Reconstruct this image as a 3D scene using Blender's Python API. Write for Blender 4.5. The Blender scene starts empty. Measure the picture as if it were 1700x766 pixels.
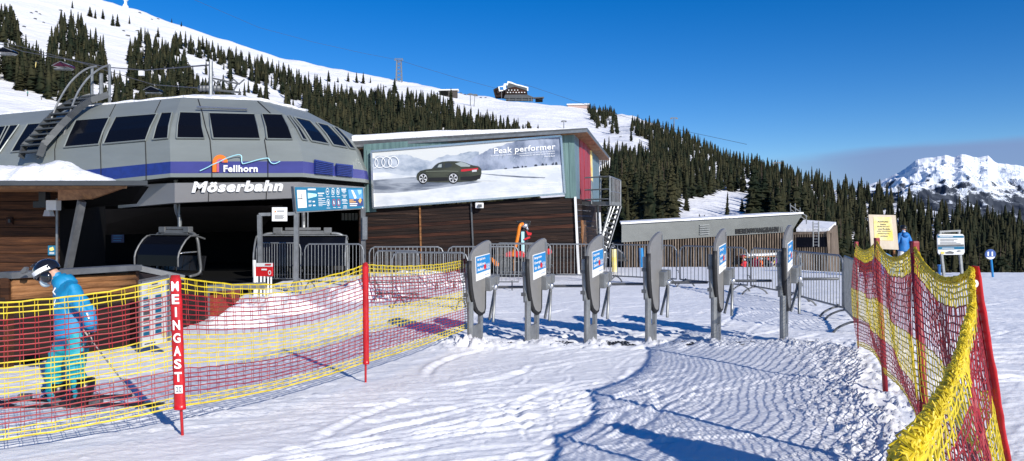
import bpy, bmesh, math, random
import numpy as np
from mathutils import Vector, Matrix
random.seed(7); RNG = np.random.default_rng(7)
sc = bpy.context.scene
COL = sc.collection
R = math.radians
# ---------------------------------------------------------------- camera, sky, sun, exposure
F_PX = 1240.0; HOR = 377.0; EYE = 1.7
cam_d = bpy.data.cameras.new('camera'); cam = bpy.data.objects.new('camera', cam_d); COL.objects.link(cam)
cam_d.sensor_width = 36; cam_d.lens = F_PX/1700*36; cam_d.shift_y = -6/1700
cam_d.clip_start = 0.05; cam_d.clip_end = 40000
cam.location = (0, 0, EYE); cam.rotation_euler = (R(90), 0, 0); sc.camera = cam
SUN_AZ = 145.0   # degrees from +Y towards +X
SUN_EL = 25.4
w = bpy.data.worlds.new("World"); sc.world = w; w.use_nodes = True
nt = w.node_tree; nt.nodes.clear()
wo = nt.nodes.new('ShaderNodeOutputWorld'); bg = nt.nodes.new('ShaderNodeBackground')
sky = nt.nodes.new('ShaderNodeTexSky'); sky.sky_type = 'NISHITA'; sky.sun_disc = False
sky.sun_elevation = R(SUN_EL); sky.sun_rotation = R(SUN_AZ)
sky.altitude = 1800; sky.air_density = 1.0; sky.dust_density = 0.05; sky.ozone_density = 3.0
bg.inputs[1].default_value = 0.10
hs = nt.nodes.new('ShaderNodeHueSaturation'); hs.inputs['Saturation'].default_value = 1.42; hs.inputs['Value'].default_value = 1.06; hs.inputs['Hue'].default_value = 0.512
nt.links.new(sky.outputs[0], hs.inputs['Color'])
# a low bank of cloud on the horizon to the right, by direction
tc = nt.nodes.new('ShaderNodeTexCoord'); sp = nt.nodes.new('ShaderNodeSeparateXYZ'); nt.links.new(tc.outputs['Generated'], sp.inputs[0])
def wmath(op, a, b=None, c=None):
    n = nt.nodes.new('ShaderNodeMath'); n.operation = op
    for i, v in enumerate((a, b, c)):
        if v is None: continue
        if isinstance(v, (int, float)): n.inputs[i].default_value = v
        else: nt.links.new(v, n.inputs[i])
    return n.outputs[0]
def wramp(v, a, b):
    n = nt.nodes.new('ShaderNodeMapRange'); n.interpolation_type = 'SMOOTHSTEP'
    nt.links.new(v, n.inputs[0]); n.inputs[1].default_value = a; n.inputs[2].default_value = b
    return n.outputs[0]
mp = nt.nodes.new('ShaderNodeMapping'); mp.inputs['Scale'].default_value = (6, 6, 40); nt.links.new(tc.outputs['Generated'], mp.inputs[0])
nz = nt.nodes.new('ShaderNodeTexNoise'); nz.inputs['Scale'].default_value = 1.0; nz.inputs['Detail'].default_value = 3; nt.links.new(mp.outputs[0], nz.inputs[0])
slope = wmath('DIVIDE', sp.outputs[0], wmath('MAXIMUM', sp.outputs[1], 0.01))
elev = wmath('ADD', wmath('DIVIDE', sp.outputs[2], wmath('MAXIMUM', sp.outputs[1], 0.01)), wmath('MULTIPLY', wmath('SUBTRACT', nz.outputs[0], 0.5), 0.02))
edge = wmath('SUBTRACT', elev, wmath('MULTIPLY', wmath('SUBTRACT', slope, 0.42), 0.09))
m1 = wramp(edge, 0.103, 0.088); m2 = wramp(slope, 0.24, 0.50); m3 = wramp(sp.outputs[1], 0.0, 0.2)
mask = wmath('MULTIPLY', wmath('MULTIPLY', wmath('MULTIPLY', m1, m2), m3), 0.85)
mx = nt.nodes.new('ShaderNodeMixRGB'); nt.links.new(mask, mx.inputs[0]); nt.links.new(hs.outputs[0], mx.inputs[1])
mx.inputs[2].default_value = (1.9, 2.75, 4.9, 1)
nt.links.new(mx.outputs[0], bg.inputs[0]); nt.links.new(bg.outputs[0], wo.inputs[0])
sd = bpy.data.lights.new('sun', 'SUN'); sd.energy = 4.6; sd.angle = R(0.5); sd.color = (1.0, 0.955, 0.88)
sun = bpy.data.objects.new('sun', sd); COL.objects.link(sun)
sdir = Vector((math.sin(R(SUN_AZ))*math.cos(R(SUN_EL)), math.cos(R(SUN_AZ))*math.cos(R(SUN_EL)), math.sin(R(SUN_EL))))
sun.rotation_euler = sdir.to_track_quat('Z', 'Y').to_euler(); sun.location = (20, -30, 40)
sc.view_settings.view_transform = 'Standard'; sc.view_settings.look = 'None'
sc.view_settings.exposure = 0.23; sc.view_settings.gamma = 1; sc.view_settings.use_curve_mapping = False

# ---------------------------------------------------------------- helpers
def P(px, py, Y): return Vector(((px-850)/F_PX*Y, Y, EYE-(py-HOR)/F_PX*Y))
def G(px, py):
    Y = EYE*F_PX/(py-HOR); return Vector(((px-850)/F_PX*Y, Y, 0))
def GX(px, Y, z=0): return Vector(((px-850)/F_PX*Y, Y, z))

def mat(name, col, rough=0.7, metal=0.0, var=0.0, scale=(5,5,5), col2=None, bump=0.0, bscale=None, spec=0.5, detail=4, lo=0.35, hi=0.65, coat=0, trans=None, coord='Object'):
    m = bpy.data.materials.new(name); m.use_nodes = True; t = m.node_tree
    b = t.nodes['Principled BSDF']
    b.inputs['Base Color'].default_value = (*col, 1); b.inputs['Roughness'].default_value = rough; b.inputs['Metallic'].default_value = metal
    b.inputs['Specular IOR Level'].default_value = spec
    if coat: b.inputs['Coat Weight'].default_value = coat; b.inputs['Coat Roughness'].default_value = 0.1
    if var or col2 or bump:
        c = t.nodes.new('ShaderNodeTexCoord')
    if var or col2:
        mpp = t.nodes.new('ShaderNodeMapping'); mpp.inputs['Scale'].default_value = scale; t.links.new(c.outputs[coord], mpp.inputs[0])
        n = t.nodes.new('ShaderNodeTexNoise'); n.inputs['Scale'].default_value = 1; n.inputs['Detail'].default_value = detail; n.inputs['Roughness'].default_value = 0.6
        t.links.new(mpp.outputs[0], n.inputs[0])
        r = t.nodes.new('ShaderNodeValToRGB'); r.color_ramp.elements[0].position = lo; r.color_ramp.elements[1].position = hi
        c2 = col2 if col2 else tuple(x*(1-var) for x in col)
        r.color_ramp.elements[0].color = (*col, 1); r.color_ramp.elements[1].color = (*c2, 1)
        t.links.new(n.outputs[0], r.inputs[0]); t.links.new(r.outputs[0], b.inputs['Base Color'])
    if bump:
        mb2 = t.nodes.new('ShaderNodeMapping'); mb2.inputs['Scale'].default_value = bscale or scale; t.links.new(c.outputs[coord], mb2.inputs[0])
        n2 = t.nodes.new('ShaderNodeTexNoise'); n2.inputs['Scale'].default_value = 1; n2.inputs['Detail'].default_value = 6; t.links.new(mb2.outputs[0], n2.inputs[0])
        bp = t.nodes.new('ShaderNodeBump'); bp.inputs['Strength'].default_value = bump; bp.inputs['Distance'].default_value = 0.02
        t.links.new(n2.outputs[0], bp.inputs['Height']); t.links.new(bp.outputs[0], b.inputs['Normal'])
    return m

class MB:
    def __init__(s): s.v = []; s.f = []; s.m = []
    def add(s, vs, fs, mi=0):
        o = len(s.v); s.v += [tuple(x) for x in vs]; s.f += [tuple(i+o for i in f) for f in fs]; s.m += [mi]*len(fs)
    def box(s, c, sz, rz=0, mi=0, bev=0):
        hx, hy, hz = sz[0]/2, sz[1]/2, sz[2]/2; ca, sa = math.cos(rz), math.sin(rz)
        pts = []
        for z in (-hz, hz):
            for x, y in ((-hx,-hy),(hx,-hy),(hx,hy),(-hx,hy)):
                pts.append((c[0]+x*ca-y*sa, c[1]+x*sa+y*ca, c[2]+z))
        s.add(pts, [(0,3,2,1),(4,5,6,7),(0,1,5,4),(1,2,6,5),(2,3,7,6),(3,0,4,7)], mi)
    def prism(s, front, vec, mi=0):
        n = len(front); fr = [Vector(p) for p in front]; bk = [p+vec for p in fr]
        s.add(fr+bk, [tuple(range(n)), tuple(range(2*n-1, n-1, -1))]+[(i, i+n, (i+1)%n+n, (i+1)%n) for i in range(n)], mi)
    def poly(s, pts, mi=0): s.add(pts, [tuple(range(len(pts)))], mi)
    def bar(s, a, b, wd, ht, mi=0, up=(0,0,1)):
        a = Vector(a); b = Vector(b); d = (b-a).normalized(); up = Vector(up)
        sd_ = d.cross(up)
        if sd_.length < 1e-4: sd_ = d.cross(Vector((0,1,0)))
        sd_.normalize(); u = sd_.cross(d).normalized()
        q = [a+sd_*x*wd/2+u*y*ht/2 for x, y in ((-1,-1),(1,-1),(1,1),(-1,1))]
        q2 = [p+(b-a) for p in q]
        s.add(q+q2, [(3,2,1,0),(4,5,6,7),(0,1,5,4),(1,2,6,5),(2,3,7,6),(3,0,4,7)], mi)
    def tube(s, pts, r, n=6, mi=0, cap=True, r2=None, squash=None):
        pts = [Vector(p) for p in pts]; m = len(pts); rings = []
        prev = None
        for i, p in enumerate(pts):
            d = (pts[min(i+1, m-1)]-pts[max(i-1, 0)])
            if d.length < 1e-9: d = Vector((0,0,1))
            d.normalize()
            if prev is None:
                a = d.cross(Vector((0,0,1)))
                if a.length < 1e-3: a = d.cross(Vector((0,1,0)))
            else:
                a = prev - d*prev.dot(d)
                if a.length < 1e-6: a = d.cross(Vector((0,0,1)))
            a.normalize(); prev = a; b = d.cross(a)
            if isinstance(r, (list, tuple)): rr = r[i]
            else: rr = r if r2 is None else r+(r2-r)*i/(m-1)
            ra, rb = (rr, rr) if squash is None else (rr*squash[0], rr*squash[1])
            rings.append([p+a*math.cos(2*math.pi*k/n)*ra+b*math.sin(2*math.pi*k/n)*rb for k in range(n)])
        vs = [v for r_ in rings for v in r_]; fs = []
        for i in range(m-1):
            for k in range(n):
                fs.append((i*n+k, i*n+(k+1)%n, (i+1)*n+(k+1)%n, (i+1)*n+k))
        if cap: fs.append(tuple(range(n-1, -1, -1))); fs.append(tuple((m-1)*n+k for k in range(n)))
        s.add(vs, fs, mi)
    def sphere(s, c, r, mi=0, nu=12, nv=8, v0=0.0, v1=1.0, rot=None):
        if isinstance(r, (int, float)): r = (r, r, r)
        vs = []; fs = []
        for j in range(nv+1):
            th = math.pi*(v0+(v1-v0)*j/nv)
            for i in range(nu):
                ph = 2*math.pi*i/nu
                v = Vector((r[0]*math.sin(th)*math.cos(ph), r[1]*math.sin(th)*math.sin(ph), r[2]*math.cos(th)))
                if rot: v = rot @ v
                vs.append(Vector(c)+v)
        for j in range(nv):
            for i in range(nu):
                fs.append((j*nu+i, (j+1)*nu+i, (j+1)*nu+(i+1)%nu, j*nu+(i+1)%nu))
        s.add(vs, fs, mi)
    def disc(s, c, ax, ay, n=24, mi=0, r0=0.0):
        c = Vector(c); ax = Vector(ax); ay = Vector(ay)
        out = [c+ax*math.cos(2*math.pi*k/n)+ay*math.sin(2*math.pi*k/n) for k in range(n)]
        if r0 <= 0: s.add(out, [tuple(range(n))], mi)
        else:
            inn = [c+(p-c)*r0 for p in out]
            s.add(out+inn, [(k, (k+1)%n, (k+1)%n+n, k+n) for k in range(n)], mi)
    def build(s, name, mats, parent=None, smooth=False, world=True, bevel=0):
        me = bpy.data.meshes.new(name)
        off = Vector((0,0,0))
        if parent is not None and world:
            r_ = parent
            while r_ is not None: off += r_.location; r_ = r_.parent
        elif parent is None and world: 
            pass
        vs = [(v[0]-off.x, v[1]-off.y, v[2]-off.z) for v in s.v]
        me.from_pydata(vs, [], s.f)
        if not isinstance(mats, (list, tuple)): mats = [mats]
        for m_ in mats: me.materials.append(m_)
        me.polygons.foreach_set('material_index', s.m)
        if smooth: me.polygons.foreach_set('use_smooth', [True]*len(s.f))
        me.validate(clean_customdata=False); me.update()
        o = bpy.data.objects.new(name, me); COL.objects.link(o)
        if parent is not None: o.parent = parent
        if bevel:
            b = o.modifiers.new('bevel', 'BEVEL'); b.width = bevel; b.segments = 2; b.limit_method = 'ANGLE'
        return o
    def thing(s, name, mats, label, cat, group=None, **k):   # single-mesh thing with its origin at its base
        c = np.array(s.v); base = Vector((float(c[:,0].mean()), float(c[:,1].mean()), float(c[:,2].min())))
        s.v = [(v[0]-base.x, v[1]-base.y, v[2]-base.z) for v in s.v]
        o = s.build(name, mats, None, **k); o.location = base; tag(o, label, cat, group); return o
def tag(o, label, cat, group=None):
    o['label'] = label; o['category'] = cat
    if group: o['group'] = group
    return o
def thing(name, label, cat, loc=(0,0,0), rz=0, group=None):
    o = bpy.data.objects.new(name, None); o.empty_display_size = 0.3; COL.objects.link(o)
    o.location = loc; o.rotation_euler = (0, 0, rz); return tag(o, label, cat, group)
def struct(o, kind='structure'): o['kind'] = kind; return o
def copy_thing(root, loc, rz, label, group=None, scale=None):
    r_ = root.copy(); COL.objects.link(r_); r_.location = loc; r_.rotation_euler = (0, 0, rz); r_['label'] = label
    if group: r_['group'] = group
    if scale: r_.scale = scale
    for ch in [o for o in root.children]:
        c = ch.copy(); COL.objects.link(c); c.parent = r_
        for g_ in list(ch.children):
            d = g_.copy(); COL.objects.link(d); d.parent = c
    return r_

class Wall:      # a vertical wall plane through two points of the plan, addressed by where it is seen
    def __init__(s, px0, Y0, px1, Y1):
        s.a = Vector(((px0-850)/F_PX*Y0, Y0)); s.b = Vector(((px1-850)/F_PX*Y1, Y1))
        d = (s.b-s.a).normalized(); n = Vector((d.y, -d.x))
        if n.dot(-s.a) < 0: n = -n
        s.n = n; s.N = Vector((n.x, n.y, 0))
    def p(s, px, py, off=0):
        d = Vector(((px-850)/F_PX, 1)); Y = (s.a+s.n*off).dot(s.n)/d.dot(s.n)
        return P(px, py, Y)
    def slab(s, mb, pts, off=0.0, th=0.05, mi=0): mb.prism([s.p(x, y, off) for x, y in pts], -s.N*th, mi)
    def poly(s, mb, pts, off=0.01, mi=0): mb.poly([s.p(x, y, off) for x, y in pts], mi)
    def rect(s, x0, y0, x1, y1): return [(x0,y0),(x1,y0),(x1,y1),(x0,y1)]
    def ell(s, mb, cx, cy, rx, ry, off=0.01, mi=0, n=24, r0=0, a0=0, a1=2*math.pi):
        full = abs(a1-a0-2*math.pi) < 1e-6
        k = n if full else n+1
        an = [a0+(a1-a0)*i/n for i in range(k)]
        o = [s.p(cx+rx*math.cos(a), cy+ry*math.sin(a), off) for a in an]
        if r0:
            i_ = [s.p(cx+rx*r0*math.cos(a), cy+ry*r0*math.sin(a), off) for a in an]
            mb.add(o+i_, [(j, (j+1)%k, (j+1)%k+k, j+k) for j in range(k if full else k-1)], mi)
        else: mb.add(o, [tuple(range(k))], mi)

_tc = {}
def glyphs(txt, bold=0.0, shear=0.0):
    key = (txt, bold, shear)
    if key in _tc: return _tc[key]
    cu = bpy.data.curves.new('t', 'FONT'); cu.body = txt; cu.size = 1; cu.offset = bold; cu.shear = shear; cu.resolution_u = 3
    cu.space_line = 0.95
    if bold: cu.space_character = 1.0+bold*2.5
    o = bpy.data.objects.new('t', cu); COL.objects.link(o); bpy.context.view_layer.update()
    me = bpy.data.meshes.new_from_object(o.evaluated_get(bpy.context.evaluated_depsgraph_get()))
    vs = np.array([v.co[:] for v in me.vertices]); fs = [tuple(p.vertices) for p in me.polygons]
    bpy.data.objects.remove(o); bpy.data.curves.remove(cu); bpy.data.meshes.remove(me)
    mn = vs.min(0); mxx = vs.max(0); vs = (vs-mn)/np.maximum(mxx-mn, 1e-6)
    _tc[key] = (vs, fs); return _tc[key]
def text_map(mb, txt, fn, mi=0, bold=0.0, shear=0.0):   # fn(u,v): u 0..1 left to right, v 0..1 top to bottom
    vs, fs = glyphs(txt, bold, shear)
    mb.add([fn(v[0], 1-v[1]) for v in vs], fs, mi)
def wtext(W, mb, txt, quad, off=0.02, mi=0, bold=0.02, shear=0.0):
    (x0,y0),(x1,y1),(x2,y2),(x3,y3) = quad   # TL TR BR BL
    def fn(u, v):
        return W.p((x0*(1-u)+x1*u)*(1-v)+(x3*(1-u)+x2*u)*v, (y0*(1-u)+y1*u)*(1-v)+(y3*(1-u)+y2*u)*v, off)
    text_map(mb, txt, fn, mi, bold, shear)

def _h(ix, iy, seed):
    n = (ix.astype(np.int64)*374761393 + iy.astype(np.int64)*668265263 + seed*982451653) & 0xffffffff
    n = ((n ^ (n >> 13))*1274126177) & 0xffffffff
    return ((n ^ (n >> 16)) & 0xffff)/65535.0
def vnoise(x, y, seed=0):
    x = np.asarray(x, float); y = np.asarray(y, float)
    ix = np.floor(x); iy = np.floor(y); fx = x-ix; fy = y-iy
    fx = fx*fx*(3-2*fx); fy = fy*fy*(3-2*fy)
    a = _h(ix, iy, seed); b = _h(ix+1, iy, seed); c = _h(ix, iy+1, seed); d = _h(ix+1, iy+1, seed)
    return (a*(1-fx)+b*fx)*(1-fy)+(c*(1-fx)+d*fx)*fy-0.5
def fbm(x, y, seed=0, o=4, g=0.5):
    t = 0; a = 1
    for i in range(o): t = t+a*vnoise(x*2**i+i*17.3, y*2**i-i*9.1, seed+i); a *= g
    return t
def grid_obj(name, V, nr, nc, mats, smooth=True):
    me = bpy.data.meshes.new(name)
    i = np.arange((nr-1)*(nc-1)); r_ = i//(nc-1); c = i % (nc-1); a = r_*nc+c
    F = np.stack([a, a+1, a+nc+1, a+nc], 1)
    me.vertices.add(nr*nc); me.vertices.foreach_set('co', V.reshape(-1).astype(np.float32))
    me.loops.add(F.size); me.loops.foreach_set('vertex_index', F.reshape(-1).astype(np.int32))
    me.polygons.add(len(F)); me.polygons.foreach_set('loop_start', (np.arange(len(F))*4).astype(np.int32))
    me.polygons.foreach_set('loop_total', np.full(len(F), 4, np.int32))
    me.polygons.foreach_set('use_smooth', np.full(len(F), smooth))
    for m_ in mats: me.materials.append(m_)
    me.update(calc_edges=True); me.validate()
    o = bpy.data.objects.new(name, me); COL.objects.link(o); return o

# ---------------------------------------------------------------- materials
def snow_mat(name, bump=0.5, bs=(14,14,14), fine=(90,90,90), col=(0.86,0.86,0.875), dist=0.03):
    m = bpy.data.materials.new(name); m.use_nodes = True; t = m.node_tree; b = t.nodes['Principled BSDF']
    b.inputs['Base Color'].default_value = (*col, 1); b.inputs['Roughness'].default_value = 0.55; b.inputs['Specular IOR Level'].default_value = 0.35
    c = t.nodes.new('ShaderNodeTexCoord')
    prev = None
    for s_, st, d_ in ((bs, bump, dist), (fine, bump*0.6, dist*0.25)):
        mp_ = t.nodes.new('ShaderNodeMapping'); mp_.inputs['Scale'].default_value = s_; t.links.new(c.outputs['Object'], mp_.inputs[0])
        n = t.nodes.new('ShaderNodeTexNoise'); n.inputs['Scale'].default_value = 1; n.inputs['Detail'].default_value = 5; n.inputs['Roughness'].default_value = 0.62
        t.links.new(mp_.outputs[0], n.inputs[0])
        bp = t.nodes.new('ShaderNodeBump'); bp.inputs['Strength'].default_value = st; bp.inputs['Distance'].default_value = d_
        t.links.new(n.outputs[0], bp.inputs['Height'])
        if prev: t.links.new(prev.outputs[0], bp.inputs['Normal'])
        prev = bp
    t.links.new(prev.outputs[0], b.inputs['Normal'])
    return m
M = {}
M['snow'] = snow_mat('groomed snow', 0.42, (9, 16, 9), (55, 55, 55))
M['roofsnow'] = snow_mat('roof snow', 0.7, (3, 3, 3), (20, 20, 20), dist=0.12)
M['hillsnow'] = snow_mat('slope snow', 0.6, (0.05, 0.05, 0.08), (0.4, 0.4, 0.4), dist=4.0)
M['grey_shell'] = mat('grey station shell', (0.245,0.268,0.258), 0.45, 0.2, 0.10, (0.6,0.6,2.5))
M['grey_skirt'] = mat('light grey metal skirt', (0.30,0.295,0.30), 0.45, 0.2, 0.10, (0.5,0.5,2))
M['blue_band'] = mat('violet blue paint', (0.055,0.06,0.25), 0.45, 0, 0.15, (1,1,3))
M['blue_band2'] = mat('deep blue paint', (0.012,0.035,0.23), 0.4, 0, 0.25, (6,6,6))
M['glass'] = mat('dark station glass', (0.004,0.005,0.009), 0.15, 0, spec=0.10)
M['seam'] = mat('black seam and gap shade', (0.01,0.01,0.01), 0.8)
M['black'] = mat('near-black shade and dark walls', (0.006,0.006,0.006), 0.9, spec=0.1)  # near-black base carries the shade inside halls and under roofs
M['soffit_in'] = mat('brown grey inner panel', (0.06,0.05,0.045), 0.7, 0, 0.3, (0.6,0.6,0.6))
M['steel'] = mat('galvanised steel', (0.29,0.30,0.305), 0.42, 0.55, 0.3, (6,6,6), detail=6)
M['steel_dk'] = mat('weathered and shade-toned dark steel', (0.16,0.165,0.17), 0.5, 0.4, 0.3, (5,5,5))
M['steel_br'] = mat('bright steel tube', (0.62,0.63,0.64), 0.25, 0.85)
M['white'] = mat('white painted panel', (0.78,0.78,0.77), 0.5, 0, 0.08, (3,3,3))
M['text_white'] = mat('white lettering', (0.86,0.86,0.86), 0.5)
M['dark_grey'] = mat('dark grey sheet metal', (0.085,0.09,0.095), 0.45, 0.3, 0.2, (2,2,8))
M['panel_grey'] = mat('grey gate panel', (0.22,0.215,0.208), 0.38, 0.1, 0.12, (3,3,3), coat=0.15)
M['rubber'] = mat('black rubber', (0.012,0.012,0.013), 0.6)
M['orange_wood'] = mat('orange spruce boards', (0.36,0.17,0.065), 0.6, 0, col2=(0.20,0.085,0.03), scale=(14,1.2,14))
def wood(name, c1, c2, c3, sc_=(0.5, 9, 22)):
    m = bpy.data.materials.new(name); m.use_nodes = True; t = m.node_tree; b = t.nodes['Principled BSDF']; b.inputs['Roughness'].default_value = 0.8
    b.inputs['Specular IOR Level'].default_value = 0.25
    c = t.nodes.new('ShaderNodeTexCoord'); mp_ = t.nodes.new('ShaderNodeMapping'); mp_.inputs['Scale'].default_value = sc_; t.links.new(c.outputs['Object'], mp_.inputs[0])
    n = t.nodes.new('ShaderNodeTexNoise'); n.inputs['Scale'].default_value = 1; n.inputs['Detail'].default_value = 8; n.inputs['Roughness'].default_value = 0.7; t.links.new(mp_.outputs[0], n.inputs[0])
    r_ = t.nodes.new('ShaderNodeValToRGB'); e = r_.color_ramp.elements
    e[0].position = 0.40; e[0].color = (*c1, 1); e[1].position = 0.60; e[1].color = (*c2, 1); x = e.new(0.76); x.color = (*c3, 1)
    t.links.new(n.outputs[0], r_.inputs[0]); t.links.new(r_.outputs[0], b.inputs['Base Color'])
    bp = t.nodes.new('ShaderNodeBump'); bp.inputs['Strength'].default_value = 0.5; bp.inputs['Distance'].default_value = 0.02; t.links.new(n.outputs[0], bp.inputs['Height']); t.links.new(bp.outputs[0], b.inputs['Normal'])
    return m
M['wood_dk'] = wood('weathered dark planks', (0.008,0.006,0.006), (0.032,0.017,0.012), (0.20,0.13,0.09), (0.35, 0.35, 13))
M['wood_red'] = wood('reddish dark planks', (0.018,0.008,0.006), (0.07,0.025,0.014), (0.16,0.075,0.04), (0.5, 0.5, 11))
M['wood_hut'] = wood('brown hut planks', (0.025,0.010,0.005), (0.085,0.034,0.014), (0.20,0.09,0.035), (0.8, 0.8, 14))
M['wood_log'] = wood('honey coloured logs', (0.13,0.055,0.02), (0.32,0.15,0.06), (0.50,0.30,0.14), (1.2, 1.2, 20))
M['wood_grey'] = wood('silvered larch slats', (0.10,0.075,0.055), (0.22,0.17,0.13), (0.34,0.26,0.19), (6, 6, 0.8))
M['ply'] = wood('pale plywood', (0.58,0.48,0.36), (0.66,0.57,0.44), (0.72,0.62,0.5), (3, 3, 0.8))
M['teal'] = mat('weathered teal panels', (0.14,0.23,0.22), 0.5, 0, col2=(0.08,0.14,0.14), scale=(9,9,0.6))
M['blue_panel'] = mat('grey blue panels', (0.16,0.24,0.28), 0.5, 0, col2=(0.10,0.15,0.18), scale=(9,9,0.6))
M['red_door'] = mat('faded red door', (0.42,0.045,0.06), 0.45, 0, 0.45, (9,9,1.2))
M['lt_clad'] = mat('ribbed aluminium cladding', (0.21,0.22,0.215), 0.45, 0.35, 0.1, (1,1,2))
M['yellow_net'] = mat('yellow net cord', (0.76,0.57,0.015), 0.55, 0, 0.35, (12,12,12))
M['pale_net'] = mat('faded yellow net cord', (0.80,0.68,0.10), 0.55, 0, 0.3, (12,12,12))
M['red_net'] = mat('red net cord', (0.36,0.012,0.018), 0.5, 0, 0.4, (12,12,12))
M['red_vinyl'] = mat('glossy red vinyl', (0.55,0.008,0.014), 0.3, 0, 0.35, (6,6,6), bump=0.25, bscale=(8,8,3))
M['red_dk'] = mat('dark red pole', (0.24,0.01,0.02), 0.45)
M['red'] = mat('red paint', (0.55,0.015,0.02), 0.4)
M['orange'] = mat('orange plastic', (0.85,0.22,0.01), 0.4, 0, 0.2, (9,9,9))
M['blk'] = mat('black plastic', (0.012,0.012,0.014), 0.35)
M['cyan_line'] = mat('pale cyan paint', (0.42,0.78,0.86), 0.5)
M['logo_orange'] = mat('orange paint', (0.90,0.20,0.02), 0.5)
M['logo_pink'] = mat('pink paint', (0.52,0.12,0.22), 0.5)
M['board_blue'] = mat('blue board', (0.012,0.15,0.27), 0.35, 0, 0.12, (2,2,2))
M['sticker_blue'] = mat('blue sticker', (0.015,0.20,0.48), 0.4)
M['navy'] = mat('navy print', (0.03,0.05,0.16), 0.5)
M['yellow_p'] = mat('yellow print', (0.80,0.60,0.09), 0.6, 0, col2=(0.78,0.7,0.42), scale=(3,3,3))
M['paper'] = mat('weathered paper', (0.76,0.76,0.74), 0.6, 0, 0.06, (8,8,8))
M['print_dk'] = mat('dark print', (0.06,0.06,0.07), 0.6)
M['skin'] = mat('skin', (0.56,0.32,0.23), 0.5)
M['jacket'] = mat('blue ski jacket', (0.006,0.24,0.47), 0.6, 0, 0.12, (9,9,9), bump=0.5, bscale=(9,9,7))
M['jacket2'] = mat('royal blue anorak', (0.008,0.17,0.50), 0.6, 0, 0.3, (9,9,9), bump=0.5, bscale=(9,9,7))
M['teal_pants'] = mat('turquoise ski trousers', (0.006,0.33,0.40), 0.6, 0, 0.12, (9,9,9), bump=0.5, bscale=(9,9,7))
M['white_pants'] = mat('white ski trousers', (0.70,0.70,0.72), 0.6, 0, 0.1, (9,9,9), bump=0.4, bscale=(9,9,7))
M['mask'] = mat('pale face mask', (0.62,0.72,0.74), 0.7)
M['helmet'] = mat('glossy black helmet', (0.01,0.01,0.012), 0.12, coat=0.6)
M['trunk'] = mat('spruce bark', (0.10,0.07,0.05), 0.9, 0, 0.4, (20,20,5))
M['rope'] = mat('steel rope', (0.06,0.06,0.07), 0.6)
M['plate_dk'] = mat('dark bumper', (0.02,0.02,0.02), 0.4)

def foliage(name, obj_rand=True):
    m = bpy.data.materials.new(name); m.use_nodes = True; t = m.node_tree; b = t.nodes['Principled BSDF']; b.inputs['Roughness'].default_value = 0.8; b.inputs['Specular IOR Level'].default_value = 0.15
    c = t.nodes.new('ShaderNodeTexCoord'); n = t.nodes.new('ShaderNodeTexNoise'); n.inputs['Detail'].default_value = 3
    if obj_rand:
        t.links.new(c.outputs['Object'], n.inputs[0]); n.inputs['Scale'].default_value = 9
    else:
        t.links.new(c.outputs['Object'], n.inputs[0]); n.inputs['Scale'].default_value = 0.22
    r_ = t.nodes.new('ShaderNodeValToRGB'); e = r_.color_ramp.elements
    e[0].position = 0.36; e[0].color = (0.009,0.015,0.007,1); e[1].position = 0.66; e[1].color = (0.042,0.039,0.018,1)
    if obj_rand:
        oi = t.nodes.new('ShaderNodeObjectInfo'); ma = t.nodes.new('ShaderNodeMath'); ma.operation = 'MULTIPLY_ADD'; t.links.new(oi.outputs['Random'], ma.inputs[0]); ma.inputs[1].default_value = 0.22; 
        mb_ = t.nodes.new('ShaderNodeMath'); mb_.operation = 'SUBTRACT'; t.links.new(n.outputs[0], mb_.inputs[0]); mb_.inputs[1].default_value = 0.11; t.links.new(mb_.outputs[0], ma.inputs[2])
        t.links.new(ma.outputs[0], r_.inputs[0])
    else: t.links.new(n.outputs[0], r_.inputs[0])
    t.links.new(r_.outputs[0], b.inputs['Base Color']); return m
M['spruce'] = foliage('spruce needles'); M['spruce_far'] = foliage('distant spruce needles', False)

# ================================================================ GROUND AND TERRAIN
def interp(x, tab): return np.interp(x, [a for a, _ in tab], [b for _, b in tab])
def fall(px, Y):
    k = interp(px, [(1300, 0.0028), (1450, 0.012)])
    return -k*np.maximum(Y-26.5, 0)**2
rt = np.random.default_rng(11)
tracks = []
def trk(px, py, ang, L, wd, a, k=0.0):
    g = G(px, py); tracks.append((g.x, g.y, R(ang), L, wd, a, k))
for i in range(330):      # curved ski and boot-edge marks in the forecourt
    px = rt.uniform(150, 1420); py = rt.uniform(585, 760)
    ang = rt.normal(38, 22) if px > 780 else rt.normal(22, 12)
    trk(px, py, ang, rt.uniform(0.4, 1.9), rt.uniform(0.007, 0.016), rt.uniform(0.002, 0.007), rt.normal(0, 0.12))
for i in range(16):      # long double ski tracks
    px = rt.uniform(120, 1250); py = rt.uniform(610, 750); g = G(px, py); an = R(rt.normal(26, 12)); L = rt.uniform(2.5, 6); k = rt.normal(0, .03); w_ = rt.uniform(.16, .34)
    for sgn in (-1, 1): tracks.append((g.x-math.sin(an)*w_/2*sgn, g.y+math.cos(an)*w_/2*sgn, an, L, .028, rt.uniform(.006, .013), k))
for i in range(9):       # broad edge-scraped arcs
    px = rt.uniform(600, 1150); py = rt.uniform(600, 740); g = G(px, py); tracks.append((g.x, g.y, R(rt.normal(60, 18)), rt.uniform(1.2, 2.4), .045, rt.uniform(.012, .02), rt.normal(0, .22)))
for i in range(90):
    px = rt.uniform(780, 1180); py = rt.uniform(580, 740)
    trk(px, py, rt.normal(62, 14), rt.uniform(0.4, 1.3), rt.uniform(0.010, 0.022), rt.uniform(0.003, 0.010), rt.normal(0, 0.35))
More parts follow.
